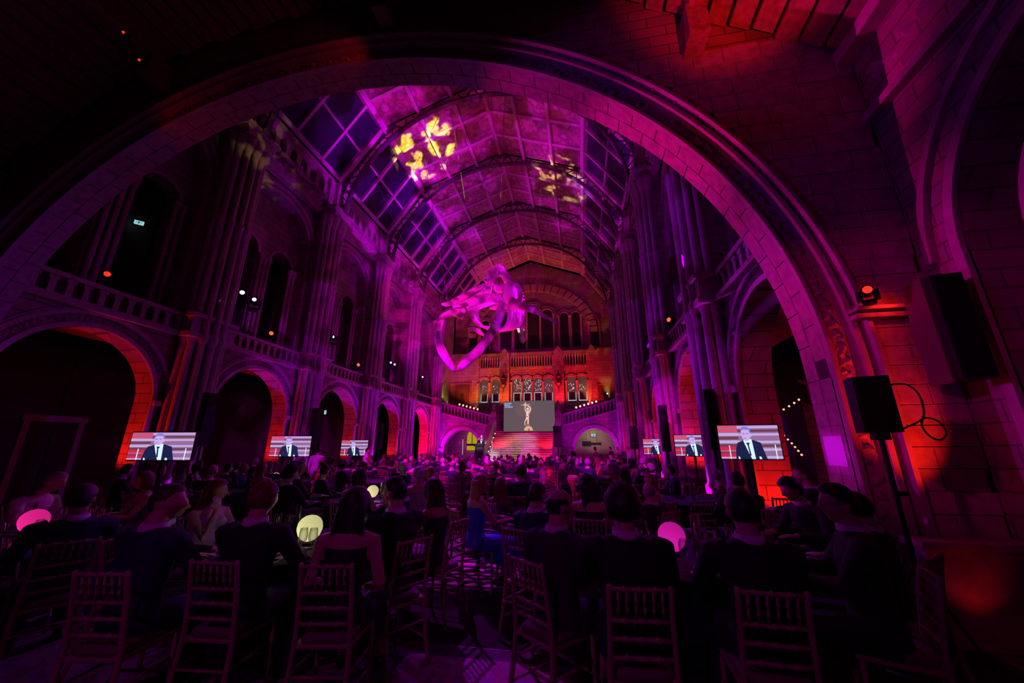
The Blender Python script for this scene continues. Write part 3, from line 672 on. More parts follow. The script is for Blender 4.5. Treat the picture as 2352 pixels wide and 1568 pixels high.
g = G(); g.box(-.55, .55, -.06, -.03, .42, .6); g.box(-.03, .03, -.06, -.03, .6, 1.8); g.obj('glazing_bar', BLACK, t)

# ================================================================== NEAR ARCH (transverse), side walls and ceiling of the near bay
NA = struct(empty('wall_front')); A_, B_, ZS = 7.5, 6.41, 2.45
def ell(r, t): return (XC - (A_ + r) * math.cos(t), ZS + (B_ + r) * math.sin(t))
# soffit stones: two rows of voussoirs
N = 46
for row, (ya, yb) in enumerate(((4.82, 5.05), (5.06, 5.3))):
    for k in range(N):
        d = .5 if row else 0; t0, t1 = PI * max(0, (k + d - .5)) / N, PI * min(N, (k + d + .5)) / N
        if t1 - t0 < .02: continue
        q = []
        for r, y in ((0, ya), (0, yb), (.3, yb), (.3, ya)):
            for t in (t0 + .0012, t1 - .0012): q.append((*ell(r, t), y))
        v = [(p[0], p[2], p[1]) for p in q]; g = G(); g.hexa([v[0], v[1], v[3], v[2], v[6], v[7], v[5], v[4]]); g.obj('voussoir', PLAIN, NA)
    for s in (0, PI):
        for k in range(9):
            z0, z1 = k * ZS / 9 + .002, (k + 1) * ZS / 9 - .002; x = ell(0, s)[0]; g = G(); g.box(min(x, x + (.3 if s else -.3)), max(x, x + (.3 if s else -.3)), ya, yb, z0, z1); g.obj('voussoir', PLAIN, NA)
g = G(); g.arch_ring(XC, A_, ZS, B_, .006, .5, 4.85, 5.28, 96, 0); g.obj('arch_core', DARK, NA)
for nm, r0, r1, y0, y1 in (('roll_moulding', .0, .05, 4.74, 4.84), ('roll_moulding', .25, .31, 4.64, 4.85), ('fillet', .35, .4, 4.55, 4.85)):
    g = G(); g.arch_ring(XC, A_, ZS, B_, r0, r1, y0, y1, 72, 0); g.obj(nm, SHAFT, NA)
g = G(); g.arch_ring(XC, A_, ZS, B_, .02, .42, 4.79, 4.83, 64, 0); g.obj('arch_face', PLAIN, NA)
g = G(); g.bumps(XC, A_, ZS, B_, .15, 4.8, 190, .1, 9, .2); o = g.obj('carved_band', CARVE, NA); o['kind'] = 'stuff'
# wall around the arch: dressed blocks on the right, plain courses elsewhere
g = G()
g.arch_wall(-15.2, 6.2, 0, 12.5, XC, A_ + .39, ZS, B_ + .39, 4.66, 5.3, 48); g.obj('spandrel', STONE_F, NA)
rnd = random.Random(4); z = .82; rowi = 0
while z < 7.4:
    h = .213 if z < 4.3 else .3
    zz = z + h / 2; r = ((zz - ZS) / (B_ + .41)); xin = XC + (A_ + .41) * (math.sqrt(max(0, 1 - max(0, r) ** 2)))
    x = xin + .005; first = True
    while x < 3.93:
        wd = rnd.uniform(.3, .52) if not first else rnd.uniform(.15, .45); first = False
        x2 = min(x + wd, 3.94)
        if x2 - x > .06:
            g = G(); d = rnd.uniform(0, .008); g.bbox(x + .003, x2 - .003, 4.6 + d, 4.67, z + .003, z + h - .003, .006); g.obj('stone_block', PLAIN, NA)
        x = x2
    z += h; rowi += 1
g = G(); g.box(3.05, 3.95, 4.38, 4.62, 0, .82); g.box(3.0, 3.98, 4.33, 4.62, .78, .84); g.obj('plinth', PLAIN, NA)
g = G(); g.box(3.1, 3.95, 4.45, 4.62, 3.13, 3.17); g.box(3.1, 3.95, 4.5, 4.62, 3.05, 3.1); g.obj('ledge', PLAIN, NA)
# side walls of the near bay with a blind arch
for sd, nm, X in ((1, 'wall_right', 3.95), (-1, 'wall_left', -13.15)):
    NW = struct(empty(nm + '.001'))
    T = (lambda u, w, z: (X + w, u, z)) if sd > 0 else (lambda u, w, z: (X - w, u, z))
    g = G(T); g.arch_wall(-6, 4.62, 0, 12, 2.35, 1.75, 3.6, 1.75, 0, .7, 28); g.box(-6, 4.62, .7, .8, 0, 12); g.obj('wall_face', STONE_F, NW)
    g = G(T); g.arch_ring(2.35, 1.75, 3.6, 1.75, 0, .1, -.05, .02, 28, 0); g.arch_ring(2.35, 1.75, 3.6, 1.75, .3, .38, -.07, .02, 28); g.arch_ring(2.35, 1.45, 3.6, 1.45, 0, .08, .3, .72, 28, 0); g.obj('arch_moulding', SHAFT, NW)
    g = G(T); g.box(-6, 4.62, -.12, .02, 5.72, 5.82); g.box(-6, 4.62, -.06, .02, 5.82, 5.9); g.box(-6, 4.62, -.2, .02, 6.75, 6.95); g.obj('cornice', SHAFT, NW)
    g = G(T); rn = random.Random(2)
    for k in range(40):
        u = -5 + k * .24; z = 6.3 + rn.uniform(-.2, .2); a = rn.uniform(.08, .16); g.add([(u - a, 0, z), (u, 0, z - a), (u + a, 0, z), (u, 0, z + a), (u, -a * .7, z)], [(0, 1, 4), (1, 2, 4), (2, 3, 4), (3, 0, 4)])
    o = g.obj('carved_band', CARVE, NW); o['kind'] = 'stuff'
# boarded ceiling of the near bay
NC = struct(empty('ceiling.001'))
def cz(x):
    u = max(0, 8.55 - abs(x - XC)); return 6.88 + .65 * min(u, 3.2) + (1.4 * (1 - math.exp(-(u - 3.2) * .46)) if u > 3.2 else 0)
nb = 60
for k in range(nb):
    xa = -13.15 + 17.1 * k / nb; xb = -13.15 + 17.1 * (k + 1) / nb - .05
    st = 4.6 - .03 * (k % 3)
    g = G(); g.hexa([(xa, -3, cz(xa) + .25), (xb, -3, cz(xb) + .25), (xb, -3, cz(xb) + .32), (xa, -3, cz(xa) + .32), (xa, st, cz(xa)), (xb, st, cz(xb)), (xb, st, cz(xb) + .07), (xa, st, cz(xa) + .07)]); g.obj('ceiling_plank', TIMBER, NC)
g = G()
for k in range(24):
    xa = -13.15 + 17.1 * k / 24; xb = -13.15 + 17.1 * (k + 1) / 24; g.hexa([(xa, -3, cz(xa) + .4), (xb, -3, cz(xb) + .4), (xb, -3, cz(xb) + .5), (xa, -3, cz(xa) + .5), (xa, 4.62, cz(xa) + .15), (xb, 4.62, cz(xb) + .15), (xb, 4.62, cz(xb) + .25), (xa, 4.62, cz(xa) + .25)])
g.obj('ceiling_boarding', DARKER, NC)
for x in (1.95, -3.2, -8.3, -12.0):
    g = G(); g.hexa([(x - .1, -3, cz(x) - .1), (x + .1, -3, cz(x) - .1), (x + .1, -3, cz(x) + .3), (x - .1, -3, cz(x) + .3), (x - .1, 4.45, cz(x) - .35), (x + .1, 4.45, cz(x) - .35), (x + .1, 4.45, cz(x) + .05), (x - .1, 4.45, cz(x) + .05)])
    g.box(x - .14, x + .14, 4.2, 4.62, cz(x) - .85, cz(x) - .3); g.obj('ceiling_beam', TIMBER, NC)
g = G(); g.box(-15.2, 6.2, -6.2, -6, 0, 12); struct(g.obj('wall_back.002', DARK))
g = G(); g.box(-15.2, 6.2, -6.2, -3, 10.4, 10.6); struct(g.obj('ceiling.002', DARK))

# ================================================================== BIG SCREEN
def letters(txt, size, x, z, m, parent, name='lettering', y=-.03):
    c = bpy.data.curves.new(name, 'FONT'); c.body = txt; c.size = size; c.extrude = .002; c.offset = size * .02
    o = bpy.data.objects.new(name, c); COL.objects.link(o); o.data.materials.append(m); o.parent = parent
    dg = bpy.context.evaluated_depsgraph_get(); dg.update(); me = bpy.data.meshes.new_from_object(o.evaluated_get(dg)); bpy.data.objects.remove(o)
    o = put(me, name, m, parent, (x, y, z)); o.rotation_euler = (PI / 2, 0, 0); return o
BS = empty('led_screen', (-4.14, 31.0, 3.0)); tag(BS, 'large grey stage screen showing a golden award statuette, above the stairs', 'screen')
g = G(); g.box(-2.16, 2.16, 0, .14, 0, 2.5); g.obj('casing', BLACK, BS)
g = G(); g.box(-2.14, 2.14, -.012, 0, .01, 2.49); g.obj('display', emis('stage screen grey', (.118, .085, .098), 1), BS)
SG = emis('statuette light', (.95, .62, .55), .95); SG2 = emis('statuette shade', (.55, .18, .14), .7); SG3 = emis('statuette gold', (.75, .5, .28), .9)
st = empty('statuette_picture', (0, -.02, 0), 0, BS)
def flat(parent, name, m, polys, y0=-.006, y1=0):
    g = G()
    for p in polys: g.prism(p, y0, y1)
    return g.obj(name, m, parent)
def line(pts, wd):
    out = []
    for (a, b), wa, wb in zip(zip(pts, pts[1:]), wd, wd[1:]):
        d = Vector((b[0] - a[0], b[1] - a[1])).normalized(); n = Vector((-d.y, d.x))
        out.append([(a[0] - n.x * wa, a[1] - n.y * wa), (a[0] + n.x * wa, a[1] + n.y * wa), (b[0] + n.x * wb, b[1] + n.y * wb), (b[0] - n.x * wb, b[1] - n.y * wb)])
    return out
flat(st, 'plinth_image', SG3, [[(-.42 + .0, .08), (-.4, .26), (-.22, .42), (.02, .44), (.22, .34), (.34, .08)]])
flat(st, 'plinth_shade', SG2, [[(-.1, .08), (-.07, .24), (.0, .28), (.05, .22), (.05, .08)], [(-.3, .45), (-.2, .6), (.05, .6), (.1, .45)]], -.012, -.007)
flat(st, 'figure_image', SG, line([(-.34, .5), (-.36, .75), (-.24, 1.0), (-.14, 1.2)], [.03, .03, .05, .07]) + line([(-.1, .5), (-.08, .8), (-.1, 1.0), (-.12, 1.25)], [.05, .06, .08, .1]) +
     line([(-.12, 1.15), (-.12, 1.35), (-.08, 1.55), (-.1, 1.68)], [.13, .12, .16, .14]) + line([(-.22, 1.6), (-.33, 1.8), (-.31, 2.05)], [.05, .04, .035]) + line([(.04, 1.6), (.14, 1.8), (.08, 2.0), (-.14, 2.12)], [.06, .055, .05, .04]) +
     [[(-.1 + .1 * math.cos(a * PI / 6), 1.84 + .13 * math.sin(a * PI / 6)) for a in range(12)]])
flat(st, 'figure_shade', SG2, line([(-.18, .55), (-.16, .85), (-.2, 1.0)], [.03, .04, .03]) + line([(-.02, 1.3), (.0, 1.5)], [.03, .03]) + line([(-.24, 1.22), (-.05, 1.2)], [.03, .03]), -.012, -.007)
flat(st, 'star_image', SG, line([(-.3, 2.0), (-.3, 2.42)], [.035, .02]) + line([(-.62, 2.17), (.06, 2.2)], [.02, .02]) + line([(-.42, 2.08), (-.18, 2.3)], [.015, .015]) + line([(-.42, 2.3), (-.18, 2.08)], [.015, .015]))
LG = emis('blue logo light', (.42, .6, 1), .9)
for k, tx in enumerate(('BLOOM', 'SPACE', 'AWARDS')): letters(tx, .17, -2.08, 2.26 - k * .15, LG, BS, 'lettering', -.02)

# speaker at the lectern on a low platform
g = G(); g.box(-9.4, -1.3, 25.9, 27.0, 0, .72); g.box(-9.45, -1.25, 25.85, 27.0, .72, .8); t = g.obj('stage_platform', mat('black stage deck', (.02, .02, .025), .5)); tag(t, 'low black stage platform at the foot of the red-lit stairs', 'stage')
for x in (-8.3, -6.15):
    t = empty('teleprompter_stand', (x, 26.3, .8)); tag(t, 'thin white pole stand beside the lectern, ' + ('on the dark arch side' if x < -7 else 'against the red stairs'), 'stand')
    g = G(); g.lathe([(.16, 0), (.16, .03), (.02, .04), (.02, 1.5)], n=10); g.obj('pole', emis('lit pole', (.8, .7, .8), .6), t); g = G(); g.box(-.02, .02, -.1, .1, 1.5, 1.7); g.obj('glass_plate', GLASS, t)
t = empty('lectern', (-7.0, 26.15, .8)); tag(t, 'dark lectern in front of the speaker on the stage', 'lectern')
g = G(); g.box(-.3, .3, -.18, .18, 0, 1.0); g.obj('body', mat('lectern body', (.05, .04, .07), .5), t); g = G(); g.hexa([(-.38, -.25, 1.0), (.38, -.25, 1.0), (.38, .22, 1.12), (-.38, .22, 1.12), (-.38, -.25, 1.03), (.38, -.25, 1.03), (.38, .22, 1.15), (-.38, .22, 1.15)]); g.obj('top', BLACK, t)
g = G(); g.tube([(-.2, .1, 1.1), (-.2, 0, 1.4)], .008, 5); g.sph((-.2, 0, 1.4), .02, 6, 5); g.obj('microphone', BLACK, t)

# ================================================================== RELAY SCREENS WITH THE SPEAKER'S PICTURE
TVM = dict(pk=emis('screen pink', (.95, .1, .22), .75), wh=emis('screen lilac white', (.62, .45, .85), .9), bn=emis('screen brown', (.2, .06, .1), .8), mid=emis('screen mauve', (.36, .18, .38), .85),
           su=emis('screen navy', (.012, .016, .07), 1), sh=emis('screen shirt', (.72, .92, 1), 1.0), fa=emis('screen face', (.62, .42, .85), 1), hr=emis('screen hair', (.25, .2, .7), 1), fs=emis('screen face shade', (.4, .22, .62), .9), rd=emis('screen red', (.9, .02, .1), .8))
def relay(x, y, z0, wd, rz, label, asp=.56, pole=True):
    H = wd * asp; t = empty('relay_screen', (x, y, 0), rz); tag(t, label, 'screen', 'relay screens along the hall')
    g = G(); g.box(-wd / 2 - .02, wd / 2 + .02, 0, .06, z0 - .02, z0 + H + .02); g.obj('casing', BLACK, t)
    P = empty('picture', (0, -.004, z0), 0, t); X = lambda u: (u - .5) * wd; Z = lambda v: v * H
    def R(nm, m, a, b, c, d, y0=-.003, y1=0): flat(P, nm, TVM[m], [[(X(a), Z(c)), (X(b), Z(c)), (X(b), Z(d)), (X(a), Z(d))]], y0, y1)
    R('background', 'mid', 0, 1, 0, 1)
    for v, (m1, m2) in enumerate((('wh', 'wh'), ('bn', 'mid'), ('pk', 'wh'), ('bn', 'bn'), ('wh', 'wh'), ('bn', 'mid'), ('wh', 'wh'), ('pk', 'bn'), ('pk', 'wh'))):
        a = v / 9 + .02
        R('stair_band', m1, 0, .33, a, a + .085, -.006, -.004); R('stair_band', m2, .33, 1, a, a + .07, -.006, -.004)
    R('stair_band', 'rd', .0, .28, .06, .16, -.008, -.007); R('stair_band', 'rd', .0, .3, .26, .36, -.008, -.007)
    R('post_image', 'sh', .15, .165, 0, .4, -.01, -.009); R('post_image', 'sh', .9, .915, 0, .42, -.01, -.009)
    def PG(nm, m, pts, k): flat(P, nm, TVM[m], [[(X(u), Z(v)) for u, v in pts]], -.01 - k * .002, -.009 - k * .002)
    PG('suit', 'su', [(.24, 0), (.26, .3), (.3, .48), (.42, .56), (.56, .56), (.68, .48), (.72, .2), (.75, 0)], 1)
    PG('shirt', 'sh', [(.5, 0), (.44, .3), (.4, .54), (.45, .6), (.54, .58), (.55, .3), (.56, 0)], 2)
    PG('tie', 'fs' if False else 'su', [(.475, .1), (.46, .4), (.44, .48), (.5, .48), (.48, .4), (.5, .1)], 3)
    PG('face', 'fa', [(.385, .72), (.39, .62), (.42, .55), (.46, .53), (.5, .56), (.53, .66), (.53, .8), (.5, .9), (.42, .9), (.385, .82)], 4)
    PG('ear', 'fa', [(.53, .64), (.55, .66), (.55, .74), (.53, .74)], 3)
    PG('hair', 'hr', [(.38, .8), (.385, .9), (.42, .96), (.49, .96), (.54, .88), (.54, .76), (.525, .76), (.51, .86), (.43, .87), (.39, .84)], 5)
    PG('eye_shadow', 'fs', [(.395, .76), (.44, .77), (.44, .73), (.4, .73)], 6); PG('eye_shadow', 'fs', [(.46, .76), (.5, .77), (.5, .735), (.465, .735)], 6)
    PG('mouth', 'fs', [(.415, .63), (.455, .63), (.45, .6), (.42, .6)], 6)
    PG('hand', 'sh', [(.28, .0), (.31, .0), (.3, .07), (.28, .08)], 4); PG('hand', 'sh', [(.62, .0), (.66, .0), (.65, .07), (.62, .08)], 4)
    if pole:
        g = G(); g.box(-.03, .03, .07, .13, .04, z0 + H * .6); g.obj('pole', BLACK, t); g = G(); g.box(-.35, .35, -.2, .4, 0, .04); g.obj('base', BLACK, t)
        g = G(); g.box(-.3, .3, .05, .12, z0 + .1, z0 + .2); g.obj('bracket', BLACK, t)
relay(-7.32, 5.6, 1.46, 1.2, math.radians(6), 'large relay screen at the near red arch, biggest of the three by the red arches', .39)
relay(-8.70, 10.3, 1.43, 1.27, math.radians(6), 'middle-sized relay screen between the second and third red arches', .46)
relay(-10.0, 15.7, 1.36, 1.25, math.radians(4), 'smallest relay screen before the far red arches', .52)
relay(3.36, 8.5, 1.45, 1.1, math.radians(-4), 'largest relay screen by the violet arcade, red glow under its corner', .6)
relay(3.42, 12.6, 1.44, 1.1, math.radians(-4), 'second relay screen by the violet arcade, between two black column speakers')
relay(3.33, 18.0, 1.42, 1.15, math.radians(-3), 'farthest relay screen by the violet arcade, near the standing guests')

# ================================================================== LOUDSPEAKERS
def column_speaker(x, y, z0, z1, label, rz=0, lean=0, w=.24, ground=True):
    t = empty('column_speaker', (x, y, 0), rz); tag(t, label, 'speaker', 'column loudspeakers'); n = max(3, int((z1 - z0) / .3)); h = (z1 - z0) / n
    for k in range(n):
        g = G(); a = z0 + k * h + .006; b = z0 + (k + 1) * h - .006; o = lean * k * .05
        g.hexa([(-w / 2, o, a), (w / 2, o, a), (w / 2, o + .32, a), (-w / 2, o + .32, a), (-w / 2, o, b), (w / 2, o, b), (w / 2, o + .32, b), (-w / 2, o + .32, b)]); g.obj('cabinet', BLACK, t)
        g = G(); g.box(-w / 2 + .02, w / 2 - .02, o - .008, o, a + .02, b - .02); g.obj('grille', GRILLE, t)
    g = G(); g.tube([(0, .2, .03), (0, .2, z0)], .035, 6); g.obj('pole', BLACK, t); g = G(); g.box(-.3, .3, -.1, .5, 0, .03); g.obj('base_plate', BLACK, t)
column_speaker(3.02, 9.35, 1.62, 3.0, 'tall black column speaker just beside the largest violet-side screen')
column_speaker(2.85, 13.6, 1.55, 3.1, 'tall black column speaker beyond the second violet-side screen')
column_speaker(2.95, 22.4, 1.6, 2.9, 'small black column speaker beside the farthest violet-side screen', w=.4)
column_speaker(-11.2, 9.45, 1.7, 3.3, 'black column speaker between the first two red arches')
column_speaker(-11.6, 14.9, 1.6, 3.4, 'black column speaker beside the arch with the exit sign', w=.4)
column_speaker(-11.6, 20.5, 1.6, 3.1, 'black column speaker by the third pier of the red arches', w=.3)
column_speaker(-1.5, 25.25, 1.75, 3.1, 'black loudspeaker at the far edge of the red stairs', w=.55)
t = empty('stand_speaker', (2.49, 3.72, 0), math.radians(-12)); tag(t, 'black loudspeaker box on a pole beside the near arch, its cable looped behind', 'speaker')
g = G(); g.prism([(-.125, 1.78), (.125, 1.78), (.125, 2.25), (-.125, 2.25)], -.09, .09); g.obj('cabinet', BLACK, t); g = G(); g.box(-.11, .11, -.1, -.09, 1.8, 2.23); g.obj('grille', GRILLE, t)
g = G(); g.tube([(0, 0, .1), (0, 0, 1.78)], .02, 8); g.obj('pole', BLACK, t)
for k in range(3):
    a = 2 * PI * k / 3 + .4; g = G(); g.tube([(.02 * math.cos(a), .02 * math.sin(a), .75), (.42 * math.cos(a), .42 * math.sin(a), .03)], .012, 6); g.obj('leg', BLACK, t)
g = G(); g.box(-.05, .05, -.05, .05, 1.72, 1.8); g.tube([(0, 0, 1.3), (.07, 0, 1.3)], .02, 6); g.obj('pole_mount', BLACK, t)
g = G(); P = [(.14, .05, 2.18), (.3, .1, 2.19), (.37, .1, 2.1), (.37, .1, 1.95), (.33, .1, 1.84), (.36, .1, 1.75), (.43, .12, 1.72), (.48, .12, 1.78), (.45, .12, 1.87), (.37, .1, 1.9), (.3, .1, 1.86), (.16, .05, 1.8)]
Q = []
for i in range(len(P) - 1):
    for q in range(4):
        p0, p1, p2, p3 = [Vector(P[max(0, min(len(P) - 1, i + d))]) for d in (-1, 0, 1, 2)]; u = q / 4
        Q.append(.5 * ((2 * p1) + (p2 - p0) * u + (2 * p0 - 5 * p1 + 4 * p2 - p3) * u * u + (3 * p1 - p0 - 3 * p2 + p3) * u ** 3))
g.tube(Q, .008, 6); g.obj('cable', BLACK, t)
t = empty('wall_speaker', (3.62, 4.12, 0), math.radians(-10)); tag(t, 'tall black wall-mounted loudspeaker above the stone ledge', 'speaker')
g = G(); g.box(-.12, .12, -.12, .2, 2.27, 3.3); g.obj('cabinet', BLACK, t); g = G(); g.box(-.105, .105, -.132, -.12, 2.3, 3.27); g.obj('grille', GRILLE, t); g = G(); g.box(-.06, .06, .2, .4, 2.7, 3.0); g.obj('bracket', BLACK, t)
g = G(); g.hexa([(-.14, -.02, 2.25), (-.12, -.02, 2.25), (-.12, .3, 2.25), (-.14, .3, 2.25), (-.14, -.02, 3.32), (-.12, -.02, 3.32), (-.12, .3, 3.32), (-.14, .3, 3.32)]); g.obj('side_panel', mat('speaker frame', (.16, .05, .07), .6), t)

# ================================================================== WHALE SKELETON
WH = empty('whale_skeleton', (-6.8, 19.5, 11)); tag(WH, 'giant whale skeleton hanging from the roof, diving with open lower jaws', 'skeleton')
def bone(nm, pts, r, n=8, flat_=1, smooth=True):
    g = G(); g.tube([Vector(p) - WH.location for p in pts], r, n, True, flat_); return g.obj(nm, BONE, WH, smooth)
JL = [(-6.12, 18.5, 8.65), (-6.41, 17.86, 8.73), (-6.65, 17.21, 8.37), (-6.65, 16.57, 7.6), (-6.44, 15.93, 6.72), (-6.02, 15.29, 5.99), (-5.47, 14.64, 5.31), (-4.88, 14.0, 4.67)]
JR = [(-4.02, 19.0, 9.55), (-3.93, 18.17, 8.53), (-4.01, 17.33, 7.53), (-4.2, 16.5, 6.66), (-4.42, 15.67, 5.85), (-4.64, 14.83, 5.23), (-4.73, 14.0, 4.7)]
def smooth_path(P, n=4):
    Q = []
    for i in range(len(P) - 1):
        for q in range(n):
            p0, p1, p2, p3 = [Vector(P[max(0, min(len(P) - 1, i + d))]) for d in (-1, 0, 1, 2)]; u = q / n
            Q.append(.5 * ((2 * p1) + (p2 - p0) * u + (2 * p0 - 5 * p1 + 4 * p2 - p3) * u * u + (3 * p1 - p0 - 3 * p2 + p3) * u ** 3))
    return Q + [Vector(P[-1])]
def ramp(a, n): # radius profile sampled over n points
    out = []
    for i in range(n):
        u = i / (n - 1) * (len(a) - 1); k = min(int(u), len(a) - 2); out.append(a[k] + (a[k + 1] - a[k]) * (u - k))
    return out
for P in (JL, JR):
    Q = smooth_path(P); bone('mandible', Q, ramp([.16, .27, .27, .24, .23, .22, .22, .19, .08], len(Q)), 10, .75)
def blade(nm, A, Bp, th):
    A, Bp = smooth_path(A), smooth_path(Bp); g = G(); vs = []
    n = len(A); thick = ramp(th, n)
    for a, b, t in zip(A, Bp, thick):
        m = (a + b) / 2; d = (b - a); c = Vector((0, -1, .35)).normalized() * t
        for p in (a, m + c, b, m - c): vs.append(tuple(p - WH.location))
    g.add(vs, [(i * 4 + j, i * 4 + (j + 1) % 4, (i + 1) * 4 + (j + 1) % 4, (i + 1) * 4 + j) for i in range(n - 1) for j in range(4)] + [(0, 1, 2, 3), tuple(range(4 * n - 4, 4 * n))[::-1]])
    return g.obj(nm, BONE, WH)
blade('upper_jaw', [(-5.97, 15.0, 7.98), (-6.12, 16.25, 8.39), (-5.83, 17.5, 9.2), (-5.16, 18.75, 10.36), (-4.56, 20.0, 11.12)],
      [(-5.99, 15.0, 8.05), (-6.13, 16.25, 8.7), (-5.89, 17.5, 9.6), (-5.42, 18.75, 10.6), (-5.0, 20.0, 11.3)], [.05, .1, .14, .16, .16])
blade('upper_jaw', [(-5.44, 15.0, 7.82), (-5.08, 16.5, 8.45), (-4.57, 18.0, 9.2), (-3.92, 19.5, 9.75)],
      [(-5.46, 15.0, 7.9), (-5.35, 16.5, 8.8), (-4.95, 18.0, 9.72), (-4.3, 19.5, 10.4)], [.04, .1, .16, .2])
0 and blade('snout_bone', [(-5.9, 17.5, 9.4), (-5.2, 18.7, 10.2), (-4.5, 19.6, 10.9)], [(-5.3, 17.5, 9.7), (-4.7, 18.7, 10.4), (-4.0, 19.6, 10.9)], [.05, .12, .2])
g = G(); L_ = WH.location
for c, r in (((-3.7, 20.1, 10.6), (.5, .5, .75)), ((-3.4, 19.9, 9.75), (.42, .35, .33)), ((-4.3, 20.2, 11.0), (.5, .4, .3)), ((-4.4, 19.9, 9.65), (.6, .3, .16))): g.sph(Vector(c) - L_, r, 14, 10)
g.obj('cranium', BONE, WH, True)
bone('cheek_bone', smooth_path([(-3.1, 19.5, 9.7), (-3.0, 19.3, 10.2), (-3.3, 19.4, 10.9), (-3.8, 19.6, 11.3)]), .14)
bone('cheek_bone', smooth_path([(-5.9, 19.3, 9.4), (-6.1, 19.2, 9.7), (-5.9, 19.3, 10.1), (-5.3, 19.5, 10.5)]), .15)
hump = smooth_path([(-5.3, 20.5, 11.0), (-5.2, 20.81, 11.8), (-5.05, 21.12, 12.4), (-4.72, 21.44, 12.8), (-4.43, 21.75, 12.7), (-4.2, 22.06, 12.3), (-3.85, 22.38, 12.0), (-3.62, 22.69, 11.5), (-3.5, 23.0, 10.8)], 4)
cen = Vector((-4.55, 21.7, 11.2))
for i, p in enumerate(hump):
    d = (p - cen).normalized(); tn = (hump[min(i + 1, len(hump) - 1)] - hump[max(i - 1, 0)]).normalized()
    g = G(); q = p - L_
    g.tube([q - d * .28, q + d * .12], [.17, .16], 7); g.tube([q + d * .1, q + d * .48], [.08, .035], 5, True, .5)
    s = d.cross(tn); g.tube([q - s * .34, q + s * .34], [.03, .03], 5); g.obj('vertebra', BONE, WH)
for k in range(7):   # left ribs
    y = 20 + k * .45; dx = k * .07; dz = k * .13
    bone('rib', smooth_path([(-5.3 + dx, y, 10.3 + dz), (-6.25 - dx * .4, y, 9.95 + dz), (-6.02 - dx * .3, y, 9.1 + dz * .6), (-5.5 + dx * .4, y, 8.6 + dz * .7), (-4.92, y, 8.45 + dz * 1.2)]), .075, 6)
for k in range(6):
    y = 20.3 + k * .45; dz = k * .16; dx = k * .1
    bone('rib', smooth_path([(-4.3 + dx, y, 10.4 + dz), (-3.95 + dx, y, 9.95 + dz), (-3.85 + dx, y, 9.2 + dz), (-4.05 + dx, y, 8.56 + dz), (-4.45 + dx * .5, y, 8.3 + dz)]), .1, 7)
for P, w0 in (([(-6.4, 19.6, 9.5), (-7.02, 19.12, 9.17), (-7.35, 18.75, 8.8)], .13), ([(-3.23, 20.0, 9.76), (-2.56, 19.75, 9.4), (-2.2, 19.6, 9.2)], .2)):
    bone('shoulder_bone', P, [w0 * 1.4, w0, w0 * 1.2])
for P in ([(-7.35, 18.75, 8.8), (-7.55, 18.4, 8.5)], [(-7.35, 18.7, 8.72), (-7.5, 18.3, 8.4)], [(-2.2, 19.6, 9.2), (-1.42, 19.25, 8.6)], [(-2.2, 19.6, 9.1), (-1.5, 19.3, 8.55)]): bone('forearm_bone', P, [.09, .06])
for a, b in ((0, 0), (.06, .05), (-.03, .1), (-.05, -.03)):
    bone('finger_bone', [(-7.55 + a, 18.4, 8.5), (-7.66 + a, 18.1, 8.28 - b), (-7.7 + a * 1.5, 18.0, 7.95 - b)], [.05, .04, .015], 5)
for a in (0, .05, .1): bone('finger_bone', [(-1.42, 19.25, 8.6 - a), (-1.1, 19.1, 8.35 - a), (-.78 - a, 19.0, 8.11 - a * .4)], [.055, .04, .015], 5)
tl = smooth_path([(-3.56, 22.0, 10.27), (-3.78, 23.75, 10.37), (-3.94, 25.5, 10.32), (-4.11, 27.25, 10.27), (-4.3, 29.0, 10.14)], 5)
for i, p in enumerate(tl):
    s = .3 * (1 - i / len(tl) * .55); q = p - L_; g = G(); g.tube([q - Vector((0, .2, 0)), q + Vector((0, .2, 0))], [s * .75, s * .75], 8)
    g.tube([q, q + Vector((.0, .1, s * 1.5))], [.09, .05], 5, True, .5); g.tube([q, q - Vector((.0, .1, s * 1.3))], [.09, .04], 5, True, .5); g.tube([q - Vector((s * 1.5, 0, 0)), q + Vector((s * 1.5, 0, 0))], [.05, .05], 5); g.obj('vertebra', BONE, WH)
bone('breast_bone', smooth_path([(-6.0, 20, 8.5), (-5.6, 20, 8.25), (-5.2, 20, 7.9)]), [.12] * 9, 6) if False else bone('breast_bone', [(-6.0, 20, 8.5), (-5.6, 20, 8.25), (-5.2, 20, 7.95)], [.1, .14, .06], 6)
WI = [((-4.79, 22.0, 13.3), (-4.6, 20.93, 20.8)), ((-4.98, 17.6, 9.9), (-6.3, 15.6, 20)), ((-3.3, 22.5, 11.9), (-2.0, 20.93, 20.6)), ((-2.2, 19.6, 9.2), (-1.7, 20.93, 20)), ((-4.1, 20, 11.0), (-4.0, 15.6, 20.8)), ((-7.5, 18.5, 8.5), (-11.3, 15.6, 17.6)), ((-3.0, 17.9, 8.0) if 0 else (-4.0, 17.4, 7.6), (-3.2, 15.6, 20.6)), ((-6.2, 16.4, 8.6), (-8.3, 15.6, 20.0))]
for a, b in WI:
    t = empty('suspension_wire', a); tag(t, 'thin steel wire holding the whale skeleton from a roof arch', 'wire', 'whale suspension wires')
    g = G(); g.tube([(0, 0, 0), Vector(b) - Vector(a)], .014, 4); g.obj('wire', WIRE, t)

